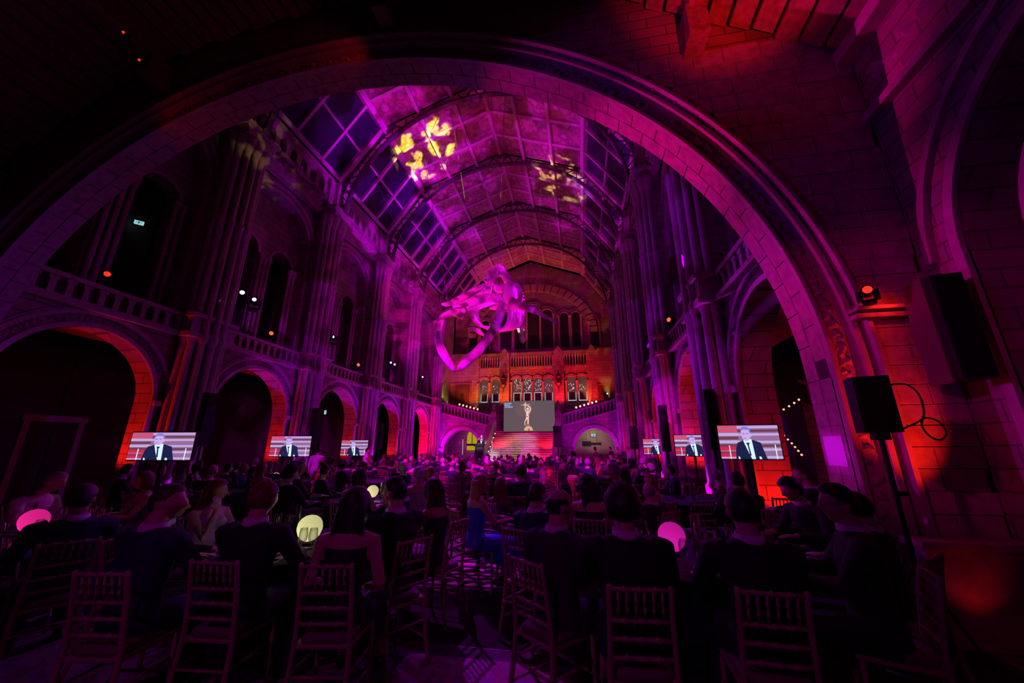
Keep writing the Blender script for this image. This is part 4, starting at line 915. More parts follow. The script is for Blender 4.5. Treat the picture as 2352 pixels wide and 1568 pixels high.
# ================================================================== STAGE LANTERNS, EXIT SIGNS, SMALL FITTINGS
def mover(loc, aim, lens, label, s=1.0, rd=None):
    up = .95 if loc[0] < -12 and lens[0] == 'cold' else 0
    t = empty('stage_lantern', (loc[0], loc[1], loc[2] + up), aim)
    if up: g = G(); g.tube([(0, 0, -up), (0, 0, 0)], .03, 6); g.box(-.18, .18, -.18, .18, -up - .02, -up + .02); g.obj('stand', BLACK, t)
    tag(t, label, 'stage light', 'stage lanterns on the galleries')
    g = G(); g.box(-.16 * s, .16 * s, -.12 * s, .12 * s, 0, .14 * s); g.obj('base', BLACK, t)
    g = G()
    for q in (-1, 1): g.box(q * .2 * s - .025, q * .2 * s + .025, -.06 * s, .06 * s, .12 * s, .46 * s)
    g.obj('yoke', BLACK, t)
    g = G(); g.lathe([(.13 * s, -.2 * s), (.17 * s, -.1 * s), (.17 * s, .2 * s), (.15 * s, .24 * s)], (0, 0, .42 * s), 12, 'y'); g.obj('head', BLACK, t)
    g = G(); q_ = .075 if lens[0] == 'cold' else .12; g.sph((0, .24 * s, .42 * s), (q_ * s, .03, q_ * s), 10, 6); g.obj('lens', emis('lens ' + lens[0], lens[1], lens[2]), t)
LW = ('cold', (.7, .55, 1), 3); LR = ('red', (1, .02, .01), 2); LO = ('ember', (1, .12, .02), 1.5); LO2 = ('violet', (.3, .1, 1), 2)
mover((-12.75, 11.3, 6.02), -PI / 2 - .8, LW, 'moving-head lantern with violet lens on the gallery rail, nearest of all', 1.1)
mover((-12.75, 11.9, 6.02), -PI / 2 - .9, LW, 'second moving-head lantern beside the nearest one on the gallery rail', 1.0)
mover((-12.75, 16.5, 6.02), -PI / 2 - .9, LW, 'white-lensed lantern on the gallery over the exit sign arch'); mover((-12.75, 17.0, 6.02), -PI / 2 - 1.2, LW, 'white-lensed lantern, second of the pair over the exit sign arch', .9)
mover((-12.75, 23.2, 6.02), -PI / 2 - 1, LW, 'small white-lensed lantern over the fourth red arch', .9); mover((-12.75, 23.8, 6.02), -PI / 2 - 1.1, LW, 'small white-lensed lantern beside it, nearer the end wall', .9)
mover((-12.75, 28.6, 6.02), -PI / 2 - 1, LW, 'farthest small white-lensed lantern on the red-arch gallery', .9)
mover((-12.75, 12.9, 6.02), -PI / 2 - .5, LO, 'small red-glowing lantern over the second red arch', .7); mover((-12.75, 19.3, 6.02), -PI / 2 - .5, LO, 'small red-glowing lantern over the third red arch', .8)
mover((-12.75, 7.2, 6.02), -PI / 2 - .4, LR, 'bright red round lantern over the nearest dark arch', .6)
mover((3.6, 14.1, 6.02), PI / 2 + .8, LO, 'red-glowing lantern on the violet arcade rail, far pier', .7); mover((3.6, 10.9, 6.02), PI / 2 + .8, LW, 'white-lensed lantern on the violet arcade rail', .6)
mover((2.3, 32.4, 5.75), PI + .5, LW, 'white-lensed lantern standing on the right stair rail', .9)
mover((3.2, 4.42, 3.17), PI - .5, LR, 'small red-lensed lantern standing on the stone ledge beside the near arch', .35)
mover((3.35, 3.5, .0), .0, LR, 'floor lantern throwing red light up the near stone wall', .35)
mover((-8.0, 3.7, 9.0), PI, LR, 'faint red fitting high under the dark near ceiling', .2); mover((-7.95, 4.0, 8.7), PI, LR, 'second faint red fitting just below the first under the near ceiling', .2)
def exit_sign(loc, rz, label, cords, w=.42):
    t = empty('exit_sign', loc, rz); tag(t, label, 'exit sign')
    g = G(); g.box(-w / 2, w / 2, 0, .05, 0, w * .55); g.obj('box', emis('exit panel', (.45, .85, .95), .75), t)
    GR = emis('exit green', (.02, .3, .25), .5)
    g = G(); g.prism([(-.1 * w, .1 * w), (.1 * w, .1 * w), (.1 * w, .45 * w), (-.1 * w, .45 * w)], -.006, -.002); g.prism([(-.35 * w, .25 * w), (-.2 * w, .36 * w), (-.2 * w, .14 * w)], -.006, -.002); g.obj('arrow', GR, t)
    g = G(); g.sph((.28 * w, -.004, .44 * w), (.03 * w, .003, .03 * w), 8, 5); g.tube([(.28 * w, -.004, .4 * w), (.27 * w, -.004, .25 * w), (.34 * w, -.004, .1 * w)], .015 * w, 5); g.tube([(.27 * w, -.004, .25 * w), (.2 * w, -.004, .1 * w)], .015 * w, 5); g.tube([(.18 * w, -.004, .36 * w), (.28 * w, -.004, .36 * w), (.36 * w, -.004, .28 * w)], .012 * w, 5); g.obj('running_figure', GR, t)
    if cords:
        for u in (-.4, .4): g = G(); g.tube([(u * w, .02, w * .55), (u * w, .02, w * .55 + cords)], .008, 4); g.obj('cord', WIRE, t)
exit_sign((-13.5, 17.9, 3.42), .5, 'green-white exit sign hanging on cords in the third red arch', 1.4, .36)
exit_sign((-15.9, 9.4, 9.72), .8, 'pale exit sign high in the dark upper gallery by the near arch', 0, .26)
exit_sign((1.15, 35.5, 2.72), 0, 'small green exit sign on the plaster in the pale lit arch', .3, .4)
# portal frame in the nearest dark arch
t = empty('door_surround', (-17.0, 9.6, 0), PI / 2); tag(t, 'dim violet door surround deep in the nearest dark arch', 'door frame')
g = G(); g.box(-.75, -.6, 0, .15, 0, 2.5); g.box(.6, .75, 0, .15, 0, 2.5); g.obj('jamb', SHAFT, t); g = G(); g.box(-.8, .8, 0, .17, 2.5, 2.7); g.obj('lintel', SHAFT, t)
# paper notice on the jamb
g = G(); g.box(-.004, .0, -.17, .17, 0, .33); t = g.obj('paper_notice', WHITE, None, loc=(2.895, 5.06, 1.46)); tag(t, 'blank-looking white paper notice taped to the near arch jamb', 'notice')
# strings of bulbs on the outer stair seen through the first right arch
t = empty('side_staircase', (8.6, 13.5, 0)); tag(t, 'red-lit stone side stair seen through the violet arcade', 'staircase')
g = G(); g.prism([(-2.5, 0), (2.5, 0), (2.5, 3.4), (-2.5, 1.2)], -.2, .2, 'x'); g.obj('stringer', STONE, t)
for k in range(12):
    g = G(); g.lathe([(.06, 0), (.04, .1), (.05, .5), (.07, .7)], (0, -2.4 + k * .42, 1.25 + k * .185), 6); g.obj('baluster', SHAFT, t)
g = G(); g.prism([(-2.6, 1.9), (2.6, 4.15), (2.6, 4.3), (-2.6, 2.05)], -.12, .12, 'x'); g.obj('handrail', SHAFT, t)
spot((7.6, 12.6, .4), (8.6, 13.8, 3), 60, RED, 100)
for k, (a, b, z) in enumerate([(7, 14.48, 2.96), (7, 14.1, 3.03), (7, 13.75, 3.1), (7, 13.45, 3.17), (7, 14.8, 2.09), (7, 14.6, 1.95), (7, 14.4, 1.82), (7, 14.25, 1.7), (7, 14.1, 1.58), (7, 13.95, 1.46)]):
    t = empty('bulb_lamp', (a, b, z)); tag(t, ('small warm bulb in the upper string seen through the violet arcade', 'small warm bulb in the lower string seen through the violet arcade')[k > 3], 'lamp', ('upper string of bulbs', 'lower string of bulbs')[k > 3])
    g = G(); g.sph((0, 0, 0), .035, 8, 6); g.obj('bulb', emis('string bulb', (1, .3, .15), 2.2), t); g = G(); g.tube([(0, 0, .03), (0, 0, .1)], .018, 6); g.tube([(.06, -.19, .1), (-.06, .19, .1)], .005, 4); g.obj('holder', BLACK, t)

# ================================================================== PEOPLE
dg_mods = None
def remeshed(g, voxel, smooth=4):
    me = g.mesh('tmp'); o = bpy.data.objects.new('tmp', me); COL.objects.link(o)
    m = o.modifiers.new('r', 'REMESH'); m.mode = 'VOXEL'; m.voxel_size = voxel; m.use_smooth_shade = True
    s = o.modifiers.new('s', 'SMOOTH'); s.factor = .5; s.iterations = smooth
    dg = bpy.context.evaluated_depsgraph_get(); dg.update(); out = bpy.data.meshes.new_from_object(o.evaluated_get(dg))
    bpy.data.objects.remove(o); bpy.data.meshes.remove(me); return out
def head_r(d):
    az = math.atan2(d.x, d.y); el = math.asin(max(-1, min(1, d.z))); e = math.exp
    x, y, z = d.x * .074, d.y * .094, d.z * .118
    if d.z < 0: k = 1 - .30 * (-d.z) ** 1.5; x *= k; y *= (1 - .12 * -d.z) if d.y > 0 else (1 - .35 * -d.z)
    b = .031 * e(-(az / .15) ** 2 - ((el + .16) / .17) ** 2) + .010 * e(-(az / .11) ** 2 - ((el - .05) / .2) ** 2)
    b += -.009 * e(-((abs(az) - .36) / .15) ** 2 - ((el - .1) / .11) ** 2) + .004 * e(-(az / .5) ** 2 - ((el - .3) / .09) ** 2)
    b += .006 * e(-(az / .28) ** 2 - ((el + .52) / .09) ** 2) - .004 * e(-(az / .3) ** 2 - ((el + .68) / .07) ** 2) + .012 * e(-(az / .35) ** 2 - ((el + .9) / .2) ** 2)
    b += .004 * e(-((abs(az) - .7) / .25) ** 2 - ((el + .15) / .2) ** 2)
    return Vector((x, y, z)) + d * b
def loft(g, secs, n=16):
    vs = []
    for c, rx, ry in secs:
        for j in range(n):
            t = 2 * PI * j / n; vs.append((c[0] + rx * math.cos(t), c[1] + ry * math.sin(t), c[2]))
    k = len(secs); g.add(vs, [(i * n + j, i * n + (j + 1) % n, (i + 1) * n + (j + 1) % n, (i + 1) * n + j) for i in range(k - 1) for j in range(n)] + [tuple(range(n))[::-1], tuple(range((k - 1) * n, k * n))])
def add_hand(g, w, d, side, curl=.35):
    """palm, four unequal fingers and a thumb; d = direction the hand points"""
    w = Vector(w); d = Vector(d).normalized(); up = Vector((0, 0, 1)); s = d.cross(up).normalized() * -side; n = s.cross(d) * -side
    if n.z > 0: n = -n
    rot = Matrix((s, d, n)).transposed()
    g.sph(w + d * .045, (.04, .052, .016), 10, 8, rot)
    for k, ln in enumerate((.07, .082, .076, .058)):
        b = w + d * .08 + s * (-.034 + k * .0235) * -1; m = b + d * ln * .5 + n * .006; t = m + (d * (1 - curl) + n * curl).normalized() * ln * .5
        g.tube([b - d * .03, b, m, t], [.010, .0095, .009, .0075], 6)
    b = w + d * .02 + s * .03; g.tube([b, b + s * .028 + d * .03, b + s * .03 + d * .062 + n * .01], [.012, .011, .008], 6)
    return w + d * .06
BODY = {}
def body(sex, arm='table', yaw=0, pitch=0, stand=False, lean=.0):
    key = (sex, arm, yaw, pitch, stand, lean)
    if key in BODY: return BODY[key]
    g = G(); M = sex == 'm'; hz = .55 if not stand else .95; off = 0 if not stand else .40
    sw = .195 if M else .165; ly = lean
    Y = lambda z: ly * (z - .55)
    T = [(.40, -.02, .13, .12), (.46, -.02, .175, .14), (.55, -.03, .17, .13), (.68, -.025, .145 if M else .115, .105 if M else .09), (.82, -.02, .165 if M else .135, .115 if M else .105), (.93, -.015, .185 if M else .15, .12 if M else .11), (1.01, -.02, .19 if M else .155, .10), (1.06, -.025, .15 if M else .12, .08), (1.09, -.02, .08, .065)]
    loft(g, [((0, y + Y(z), z + off), rx, ry) for z, y, rx, ry in T])
    nb = Vector((0, -.02 + Y(1.08), 1.07 + off)); hc = Vector((0, .03 + Y(1.25), 1.24 + off))
    g.tube([nb - Vector((0, 0, .04)), nb + Vector((0, .005, .05)), hc - Vector((0, .02, .05))], [.066, .056, .056] if M else [.054, .045, .047], 12)
    for s in (-1, 1):
        sh = Vector((s * sw, -.02 + Y(1.0), 1.015 + off))
        if arm == 'table': el, wr, hd = (s * (sw + .06), .12, .79), (s * .13, .36, .80), (-s * .35, 1, -.05)
        elif arm == 'lap': el, wr, hd = (s * (sw + .065), -.02, .74), (s * .12, .22, .64), (-s * .5, 1, -.1)
        elif arm == 'chin': el, wr, hd = ((s * .2, .24, .80), (s * .07, .17, 1.06), (0, -.2, 1)) if s > 0 else ((s * (sw + .05), .12, .79), (s * .1, .33, .80), (.5, 1, 0))
        elif arm == 'hold': el, wr, hd = ((s * .24, .2, .84), (s * .12, .3, 1.06), (-.2, .2, 1)) if s > 0 else ((s * (sw + .05), .12, .79), (s * .1, .33, .80), (.5, 1, 0))
        else: el, wr, hd = (s * (sw + .06), -.03, .72), (s * (sw + .05), .05, .46), (0, .15, -1)
        el, wr = Vector(el), Vector(wr)
        if arm != 'down': el.y += Y(.8); wr.y += Y(.8)
        el.z += off; wr.z += off
        ra = (.062, .052, .045, .038, .028) if M else (.045, .04, .035, .03, .022)
        g.tube([sh - Vector((s * .06, 0, -.005)), sh, (sh + el) / 2, el, (el + wr) / 2, wr], [ra[0] + .012, ra[0] + .006, ra[0] - .005, ra[1], ra[2], ra[4]], 10)
        add_hand(g, wr, hd, s); BODY.setdefault('h', {}).setdefault(key, []).append(wr + Vector(hd).normalized() * .07)
        BODY.setdefault('a', {}).setdefault(key, []).append((sh, el, wr))
        if stand: hip, kn, an = Vector((s * .095, 0, .93)), Vector((s * .1, .02, .5)), Vector((s * .11, 0, .09)); rr = (.10, .085, .062, .055, .042)
        else: hip, kn, an = Vector((s * .1, .0, .53)), Vector((s * .12, .46, .52)), Vector((s * .12, .42, .09)); rr = (.105, .095, .068, .058, .042)
        g.tube([hip, (hip + kn) / 2, kn], [rr[0], rr[1], rr[2]], 10); g.tube([kn, kn + (an - kn) * .35, an], [rr[2], rr[3] + .006, rr[4]], 10)
        g.sph(an + Vector((s * .01, .05, -.045)), (.042, .125, .045), 10, 8)
    if not M:
        g.sph((.06, .09 + Y(.92), .92 + off), (.06, .05, .055), 10, 8); g.sph((-.06, .09 + Y(.92), .92 + off), (.06, .05, .055), 10, 8)
        if stand: loft(g, [((0, 0, .3), .25, .2), ((0, 0, .7), .2, .16), ((0, 0, 1.0), .16, .13)])
        else: loft(g, [((0, .32, .3), .21, .2), ((0, .3, .45), .22, .24), ((0, .22, .58), .18, .2), ((0, .12, .62), .14, .14)])
    R = Matrix.Rotation(math.radians(yaw), 3, 'Z') @ Matrix.Rotation(math.radians(pitch), 3, 'X')
    nu, nv = 36, 28; vs = []
    for i in range(nv + 1):
        a = PI * i / nv
        for j in range(nu):
            t = 2 * PI * j / nu; d = Vector((math.sin(a) * math.cos(t), math.sin(a) * math.sin(t), math.cos(a))); vs.append(tuple(hc + R @ head_r(d)))
    g.add(vs, [(i * nu + j, (i + 1) * nu + j, (i + 1) * nu + (j + 1) % nu, i * nu + (j + 1) % nu) for i in range(nv) for j in range(nu)])
    for s in (-1, 1):
        g.sph(hc + R @ Vector((s * .076, -.008, -.005)), (.012, .02, .033), 8, 8, R)
    me = remeshed(g, .0085, 1)
    hands = BODY['h'][key]; arms = BODY['a'][key]
    mi = []
    for p in me.polygons:
        c = p.center; k = 0
        if (c - hc).length < .15 and c.z > hc.z - .16 and c.z > nb.z + .035: k = 1
        elif c.z > nb.z + .03 and abs(c.x) < .09: k = 1
        elif min((c - h).length for h in hands) < .095: k = 1
        elif c.z < .085: k = 2
        elif not M:
            if c.z > .97 + off and c.y < .1: k = 1
            else:
                for sh, el, wr in arms:
                    for a_, b_ in ((sh, el), (el, wr)):
                        ab = b_ - a_; u = max(0, min(1, (c - a_).dot(ab) / ab.length_squared))
                        if (c - a_ - ab * u).length < .052 and (c - sh).length > .02: k = 1
            if c.z < .3 and not stand: k = 1 if c.z > .085 else 2
        mi.append(k)
    me.polygons.foreach_set('material_index', mi); me.polygons.foreach_set('use_smooth', [True] * len(mi))
    me.name = 'person_body'; me.materials.append(SHIRT); me.materials.append(SKIN); me.materials.append(SHOE)
    BODY[key] = (me, hc, nb, R); return BODY[key]
HAIRM = {}
def hair(style, key):
    if (style, key) in HAIRM: return HAIRM[(style, key)]
    me_, hc, nb, R = BODY[key]; g = G(); nu, nv = 28, 22; vs = []
    for i in range(nv + 1):
        a = PI * i / nv
        for j in range(nu):
            t = 2 * PI * j / nu; d = Vector((math.sin(a) * math.cos(t), math.sin(a) * math.sin(t), math.cos(a))); az = abs(math.atan2(d.x, d.y)); el = math.asin(d.z)
            if style == 'fringe': on = el < .55 and az > 1.25 and el > (-.45 if az > 1.8 else .05)
            else:
                lim = .62 if az < .75 else (.62 - (az - .75) * .75 if az < 1.5 else (.05 if az < 1.85 else -.5)); on = el > lim
                if style in ('long', 'bob') and az > 1.15: on = el > -.8
            p = head_r(d)
            if on: th = {'short': .012, 'fringe': .007, 'crop': .006, 'quiff': .016 + .02 * max(0, d.y) * max(0, d.z), 'long': .022, 'bob': .026, 'bun': .014, 'curly': .032}[style]; p = p * 1.02 + d * (th + .004 * noise.noise(d * 9))
            else: p = p * .9
            if style == 'curly' and on: p += d * .012 * noise.noise(d * 14 + Vector((3, 1, 2)))
            vs.append(tuple(hc + R @ p))
    g.add(vs, [(i * nu + j, (i + 1) * nu + j, (i + 1) * nu + (j + 1) % nu, i * nu + (j + 1) % nu) for i in range(nv) for j in range(nu)])
    if style == 'long':
        S = [(.06, -.045, .095, .06), (-.02, -.06, .1, .055), (-.1, -.07, .105, .05), (-.2, -.085, .115, .045), (-.3, -.1, .11, .04), (-.37, -.105, .07, .025)]
        n = 18; vv = []
        for z, y, rx, ry in S:
            for j in range(n):
                t = 2 * PI * j / n; wv = 1 + .06 * math.sin(5 * t + z * 20); q = Vector((rx * math.cos(t) * wv, y + ry * math.sin(t) * wv, z)); vv.append(tuple(hc + (R @ q if z > -.12 else Vector((0, 0, q.z)) + R @ Vector((q.x, q.y, 0)))))
        g.add(vv, [(i * n + j, i * n + (j + 1) % n, (i + 1) * n + (j + 1) % n, (i + 1) * n + j) for i in range(len(S) - 1) for j in range(n)] + [tuple(range(n))[::-1], tuple(range((len(S) - 1) * n, len(S) * n))])
    if style == 'bob': g.sph(hc + R @ Vector((0, -.05, -.05)), (.1, .07, .09), 16, 10, R)
    if style == 'bun': g.sph(hc + R @ Vector((0, -.115, .04)), (.042, .04, .042), 12, 8)
    me = g.mesh('hair', True); HAIRM[(style, key)] = me; return me
def collar_mesh(key):
    k2 = ('collar', key[1:])
    if k2 in HAIRM: return HAIRM[k2]
    _, hc, nb, R = BODY[key]; g = G(); n = 20; vs = []
    for r, z in ((.072, .0), (.078, .012), (.069, .052), (.063, .05), (.066, .0)):
        for j in range(n): t = 2 * PI * j / n; vs.append((nb.x + r * math.cos(t), nb.y + r * 1.05 * math.sin(t) + z * .1, nb.z + z + .004 * math.sin(t)))
    g.add(vs, [(i * n + j, i * n + (j + 1) % n, ((i + 1) % 5) * n + (j + 1) % n, ((i + 1) % 5) * n + j) for i in range(5) for j in range(n)])
    me = g.mesh('shirt_collar', True); me.materials.append(SHIRT); HAIRM[k2] = me; return me
def front_mesh(key):   # shirt front and tie
    k2 = ('front', key)
    if k2 in HAIRM: return HAIRM[k2]
    _, hc, nb, R = BODY[key]; g = G(); z = nb.z
    g.add([(nb.x - .07, nb.y + .065, z + .0), (nb.x + .07, nb.y + .065, z + .0), (nb.x + .05, nb.y + .125, z - .12), (nb.x - .05, nb.y + .125, z - .12), (nb.x + .012, nb.y + .148, z - .36), (nb.x - .012, nb.y + .148, z - .36),
           (nb.x - .07, nb.y + .03, z), (nb.x + .07, nb.y + .03, z), (nb.x + .05, nb.y + .09, z - .12), (nb.x - .05, nb.y + .09, z - .12), (nb.x + .012, nb.y + .11, z - .36), (nb.x - .012, nb.y + .11, z - .36)],
          [(0, 1, 2, 3), (3, 2, 4, 5), (6, 9, 8, 7), (9, 11, 10, 8), (0, 3, 9, 6), (1, 7, 8, 2), (3, 5, 11, 9), (2, 8, 10, 4), (0, 6, 7, 1), (5, 4, 10, 11)])
    me = g.mesh('shirt_front'); me.materials.append(SHIRT)
    g = G(); g.hexa([(nb.x - .018, nb.y + .066, z - .005), (nb.x + .018, nb.y + .066, z - .005), (nb.x + .018, nb.y + .078, z - .005), (nb.x - .018, nb.y + .078, z - .005), (nb.x - .022, nb.y + .148, z - .33), (nb.x + .022, nb.y + .148, z - .33), (nb.x + .022, nb.y + .158, z - .33), (nb.x - .022, nb.y + .158, z - .33)][4:] + [(nb.x - .014, nb.y + .066, z - .005), (nb.x + .014, nb.y + .066, z - .005), (nb.x + .014, nb.y + .078, z - .005), (nb.x - .014, nb.y + .078, z - .005)])
    t = g.mesh('tie'); HAIRM[k2] = (me, t); return HAIRM[k2]
CLOTH = {'black': mat('black suit', (.012, .011, .018), .75, sheen=.2), 'navy': mat('navy suit', (.02, .022, .075), .75), 'charcoal': mat('charcoal suit', (.04, .036, .05), .8), 'white': mat('white shirt', (.6, .55, .62), .7), 'blue': mat('blue satin dress', (.05, .09, .75), .35),
         'crimson': mat('crimson dress', (.45, .03, .05), .6), 'mauve': mat('mauve dress', (.3, .16, .32), .6), 'darkdress': mat('dark dress', (.02, .012, .025), .6), 'sequin': mat('pale sequinned dress', (.42, .34, .4), .3, .4, bump=.6, bscale=60), 'orange': mat('orange wrap', (.65, .16, .05), .6), 'green': mat('green dress', (.04, .12, .08), .6)}
HC = {'black': mat('black hair', (.008, .006, .008), .5), 'brown': mat('brown hair', (.05, .025, .015), .5), 'grey': mat('grey hair', (.32, .3, .32), .6), 'white': mat('white hair', (.6, .58, .6), .6), 'blond': mat('blond hair', (.38, .24, .1), .5), 'red': mat('auburn hair', (.16, .045, .02), .5)}
SKINS = [SKIN, mat('deeper skin', (.16, .08, .05), .5), mat('fair skin', (.66, .44, .36), .5)]
NP = 0
def person(x, y, face, sex='m', cloth='black', hs='short', hcol='black', arm='table', yaw=0, pitch=0, stand=False, lean=0.0, s=1.0, skin=0, label='', group=None, z=0, front=False):
    key = (sex, arm, yaw, pitch, stand, lean); me, hc, nb, R = body(*key)
    o = put(me, 'person', None, None, (x, y, z), math.radians(face - 90), s * (1 if stand else .965))
    for i, m in ((0, CLOTH[cloth]), (1, SKINS[skin])): o.material_slots[i].link = 'OBJECT'; o.material_slots[i].material = m
    if hs != 'bald':
        h = put(hair(hs, key), 'hair', None, o); 
        if not h.data.materials: h.data.materials.append(HC['black'])
        h.material_slots[0].link = 'OBJECT'; h.material_slots[0].material = HC[hcol]
    if sex == 'm' and cloth != 'white': put(collar_mesh(key), 'shirt_collar', None, o)
    if front:
        a, b = front_mesh(key); put(a, 'shirt_front', None, o); t = put(b, 'tie', None, o)
        if not b.materials: b.materials.append(HC['black'])
    tag(o, label, 'person', group); return o
def glasses(o, key):
    me, hc, nb, R = BODY[key]; g = G()
    for s in (-1, 1):
        c = [hc + R @ Vector((s * .032 + .022 * math.cos(t * PI / 8), .098, .012 + .016 * math.sin(t * PI / 8))) for t in range(17)]; g.tube(c, .002, 5)
        g.tube([hc + R @ Vector((s * .054, .095, .014)), hc + R @ Vector((s * .077, .06, .014)), hc + R @ Vector((s * .079, -.01, .008))], .0025, 5)
    g.tube([hc + R @ Vector((-.01, .1, .014)), hc + R @ Vector((.01, .1, .014))], .002, 5); g.obj('spectacles', BLACK, o)

# ================================================================== CHAIRS
def chair_parts():
    P = []
    def ring_rod(a, b, r, name, rings=2):
        g = G(); a, b = Vector(a), Vector(b); pts, rr = [a], [r]
        for k in range(rings):
            u = (k + 1) / (rings + 1)
            for du, m in ((-.03, 1), (-.012, 1.45), (.012, 1.45), (.03, 1)): pts.append(a + (b - a) * (u + du)); rr.append(r * m)
        pts.append(b); rr.append(r); g.tube(pts, rr, 7); P.append((name, g.mesh(name, True)))
    for s in (-1, 1):
        g = G(); pts = [(s * .205, -.27, 0), (s * .195, -.215, .25), (s * .188, -.195, .45), (s * .182, -.21, .62), (s * .178, -.235, .78), (s * .176, -.27, .935)]
        g.tube(smooth_path(pts, 3), [.015, .016, .017, .018, .018, .018, .018, .018, .017, .017, .017, .017, .016, .016, .015, .014], 8); P.append(('leg', g.mesh('leg', True)))
        ring_rod((s * .205, .19, .0), (s * .195, .175, .44), .015, 'leg', 2)
    g = G(); g.bbox(-.2, .2, -.2, .2, .435, .46, .006); P.append(('seat', g.mesh('seat')))
    g = G(); secs = [((0, -.005, .46), .185, .185), ((0, -.005, .485), .19, .19), ((0, -.005, .5), .165, .165)]; loft(g, secs, 24); g.v = [(max(-.185, min(.185, a * 1.2)), max(-.185, min(.185, b * 1.2)), c) for a, b, c in g.v]; P.append(('cushion', g.mesh('cushion', True)))
    for z, y in ((.915, -.265), (.755, -.23), (.665, -.216), (.575, -.205)): ring_rod((-.178, y, z), (.178, y, z), .0115, 'back_rail', 3)
    for k in range(6):
        x = -.127 + k * .051; ring_rod((x, -.231, .757), (x * .98, -.264, .912), .0075, 'spindle', 2)
    for z in (.17, .3):
        for s in (-1, 1): ring_rod((s * .199, -.235 if z < .2 else -.21, z), (s * .2, .18, z), .009, 'stretcher', 1)
    for y, z in ((-.222, .3), (.182, .22)): ring_rod((-.197, y, z), (.197, y, z), .009, 'stretcher', 1)
    for _, me in P:
        for v in me.vertices: v.co.x *= .93
    return P
CP = chair_parts()
g = G()
for nm, me in CP:
    o_ = len(g.v); g.v += [tuple(v.co) for v in me.vertices]; g.f += [[i + o_ for i in p.vertices] for p in me.polygons]; g.m += [0] * len(me.polygons)
FAR_CHAIR = g.mesh('banquet_chair', True); FAR_CHAIR.materials.append(GOLDW)
CUSH = mat('chair cushion', (.2, .12, .12), .7)
def chair(x, y, face, label, near=True, group=None):
    if near:
        t = empty('banquet_chair', (x, y, 0), math.radians(face - 90))
        for nm, me in CP: put(me, nm, CUSH if nm == 'cushion' else GOLDF, t)
    else: t = put(FAR_CHAIR, 'banquet_chair', None, None, (x, y, 0), math.radians(face - 90))
    return tag(t, label, 'chair', group)

# ================================================================== TABLES AND TABLEWARE
def table_mesh(r, seed):
    g = G(); rnd = random.Random(seed); n = 72; ph = rnd.uniform(0, 6); vs = [(0, 0, .752)]
    rows = [(r * .5, .752), (r * .97, .752), (r, .748), (r * 1.01, .72), (r * 1.02, .5), (r * 1.04, .25), (r * 1.06, .015)]
    for i, (rr, z) in enumerate(rows):
        for j in range(n):
            t = 2 * PI * j / n; wv = .035 * (i - 3) / 3 * math.sin(13 * t + ph) if i > 3 else 0; vs.append(((rr + wv) * math.cos(t), (rr + wv) * math.sin(t), z))
    fs = [(0, 1 + j, 1 + (j + 1) % n) for j in range(n)] + [(1 + i * n + j, 1 + (i + 1) * n + j, 1 + (i + 1) * n + (j + 1) % n, 1 + i * n + (j + 1) % n) for i in range(len(rows) - 1) for j in range(n)]
    g.add(vs, fs); return g.mesh('tablecloth', True)
TC = [table_mesh(.74, 1), table_mesh(.86, 2)]
g = G(); g.lathe([(.7, .71), (.7, .74)], n=32); TT = g.mesh('tabletop'); g = G(); g.lathe([(.3, 0), (.28, .03), (.04, .06), (.04, .71)], n=12); TB = g.mesh('pedestal')
def table(x, y, r, label):
    t = empty('banquet_table', (x, y, 0)); put(TC[r > .8], 'tablecloth', CLOTHT, t); put(TT, 'tabletop', TIMBER, t); put(TB, 'pedestal', IRON, t); return tag(t, label, 'table', 'round banquet tables')
def lathe_mesh(nm, prof, n=14):
    g = G(); g.lathe(prof, n=n); me = g.mesh(nm, True); return me
WINE = lathe_mesh('wine_glass', [(.034, 0), (.034, .002), (.006, .006), (.0035, .02), (.0035, .085), (.01, .095), (.03, .115), (.037, .145), (.035, .18), (.029, .215), (.027, .215), (.033, .18), (.035, .145), (.028, .118), (.004, .1)]); WINE.materials.append(GLASS)
TUMB = lathe_mesh('tumbler', [(.03, 0), (.036, .11), (.034, .11), (.029, .006), (.01, .006)]); TUMB.materials.append(GLASS)
VASE = lathe_mesh('glass_vase', [(.04, 0), (.045, .3), (.043, .3), (.038, .01), (.01, .01)]); VASE.materials.append(GLASS)
PLATE = lathe_mesh('plate', [(.07, 0), (.09, .004), (.13, .016), (.132, .019), (.088, .008), (.03, .006)], 28); PLATE.materials.append(mat('dark glazed plate', (.09, .08, .1), .2))
g = G(); g.box(-.075, .075, -.105, .105, 0, .0015); g.prism([(-.075, .0015), (0, .012), (.075, .0015)], -.105, .105); MENU = g.mesh('menu_card'); MENU.materials.append(WHITE)
BOTT = lathe_mesh('wine_bottle', [(.037, 0), (.038, .02), (.038, .19), (.03, .22), (.014, .25), (.014, .3), (.016, .305), (.016, .315)], 12); BOTT.materials.append(mat('dark bottle glass', (.01, .02, .012), .08))
g = G(); g.tube([(0, -.09, .004), (0, .1, .004)], [.003, .006], 5, True, .4); CUT = g.mesh('cutlery'); CUT.materials.append(CHROME)
CANG = lathe_mesh('frosted_tube', [(.02, 0), (.02, .16), (.018, .16), (.018, .01)], 10); CANG.materials.append(mat('frosted glass', (.7, .65, .8), .5))
def thing_at(me, nm, x, y, z, label, cat, group, rz=0, s=1): return tag(put(me, nm, None, None, (x, y, z), rz, s), label, cat, group)
GL = lathe_mesh('globe', [(.03, 0), (.06, .012), (.095, .05), (.113, .1), (.115, .125), (.108, .165), (.085, .2), (.05, .224), (.015, .232)], 24)
GB = lathe_mesh('lamp_base', [(.05, 0), (.052, .02), (.04, .035), (.03, .04)], 18); GB.materials.append(BLACK)
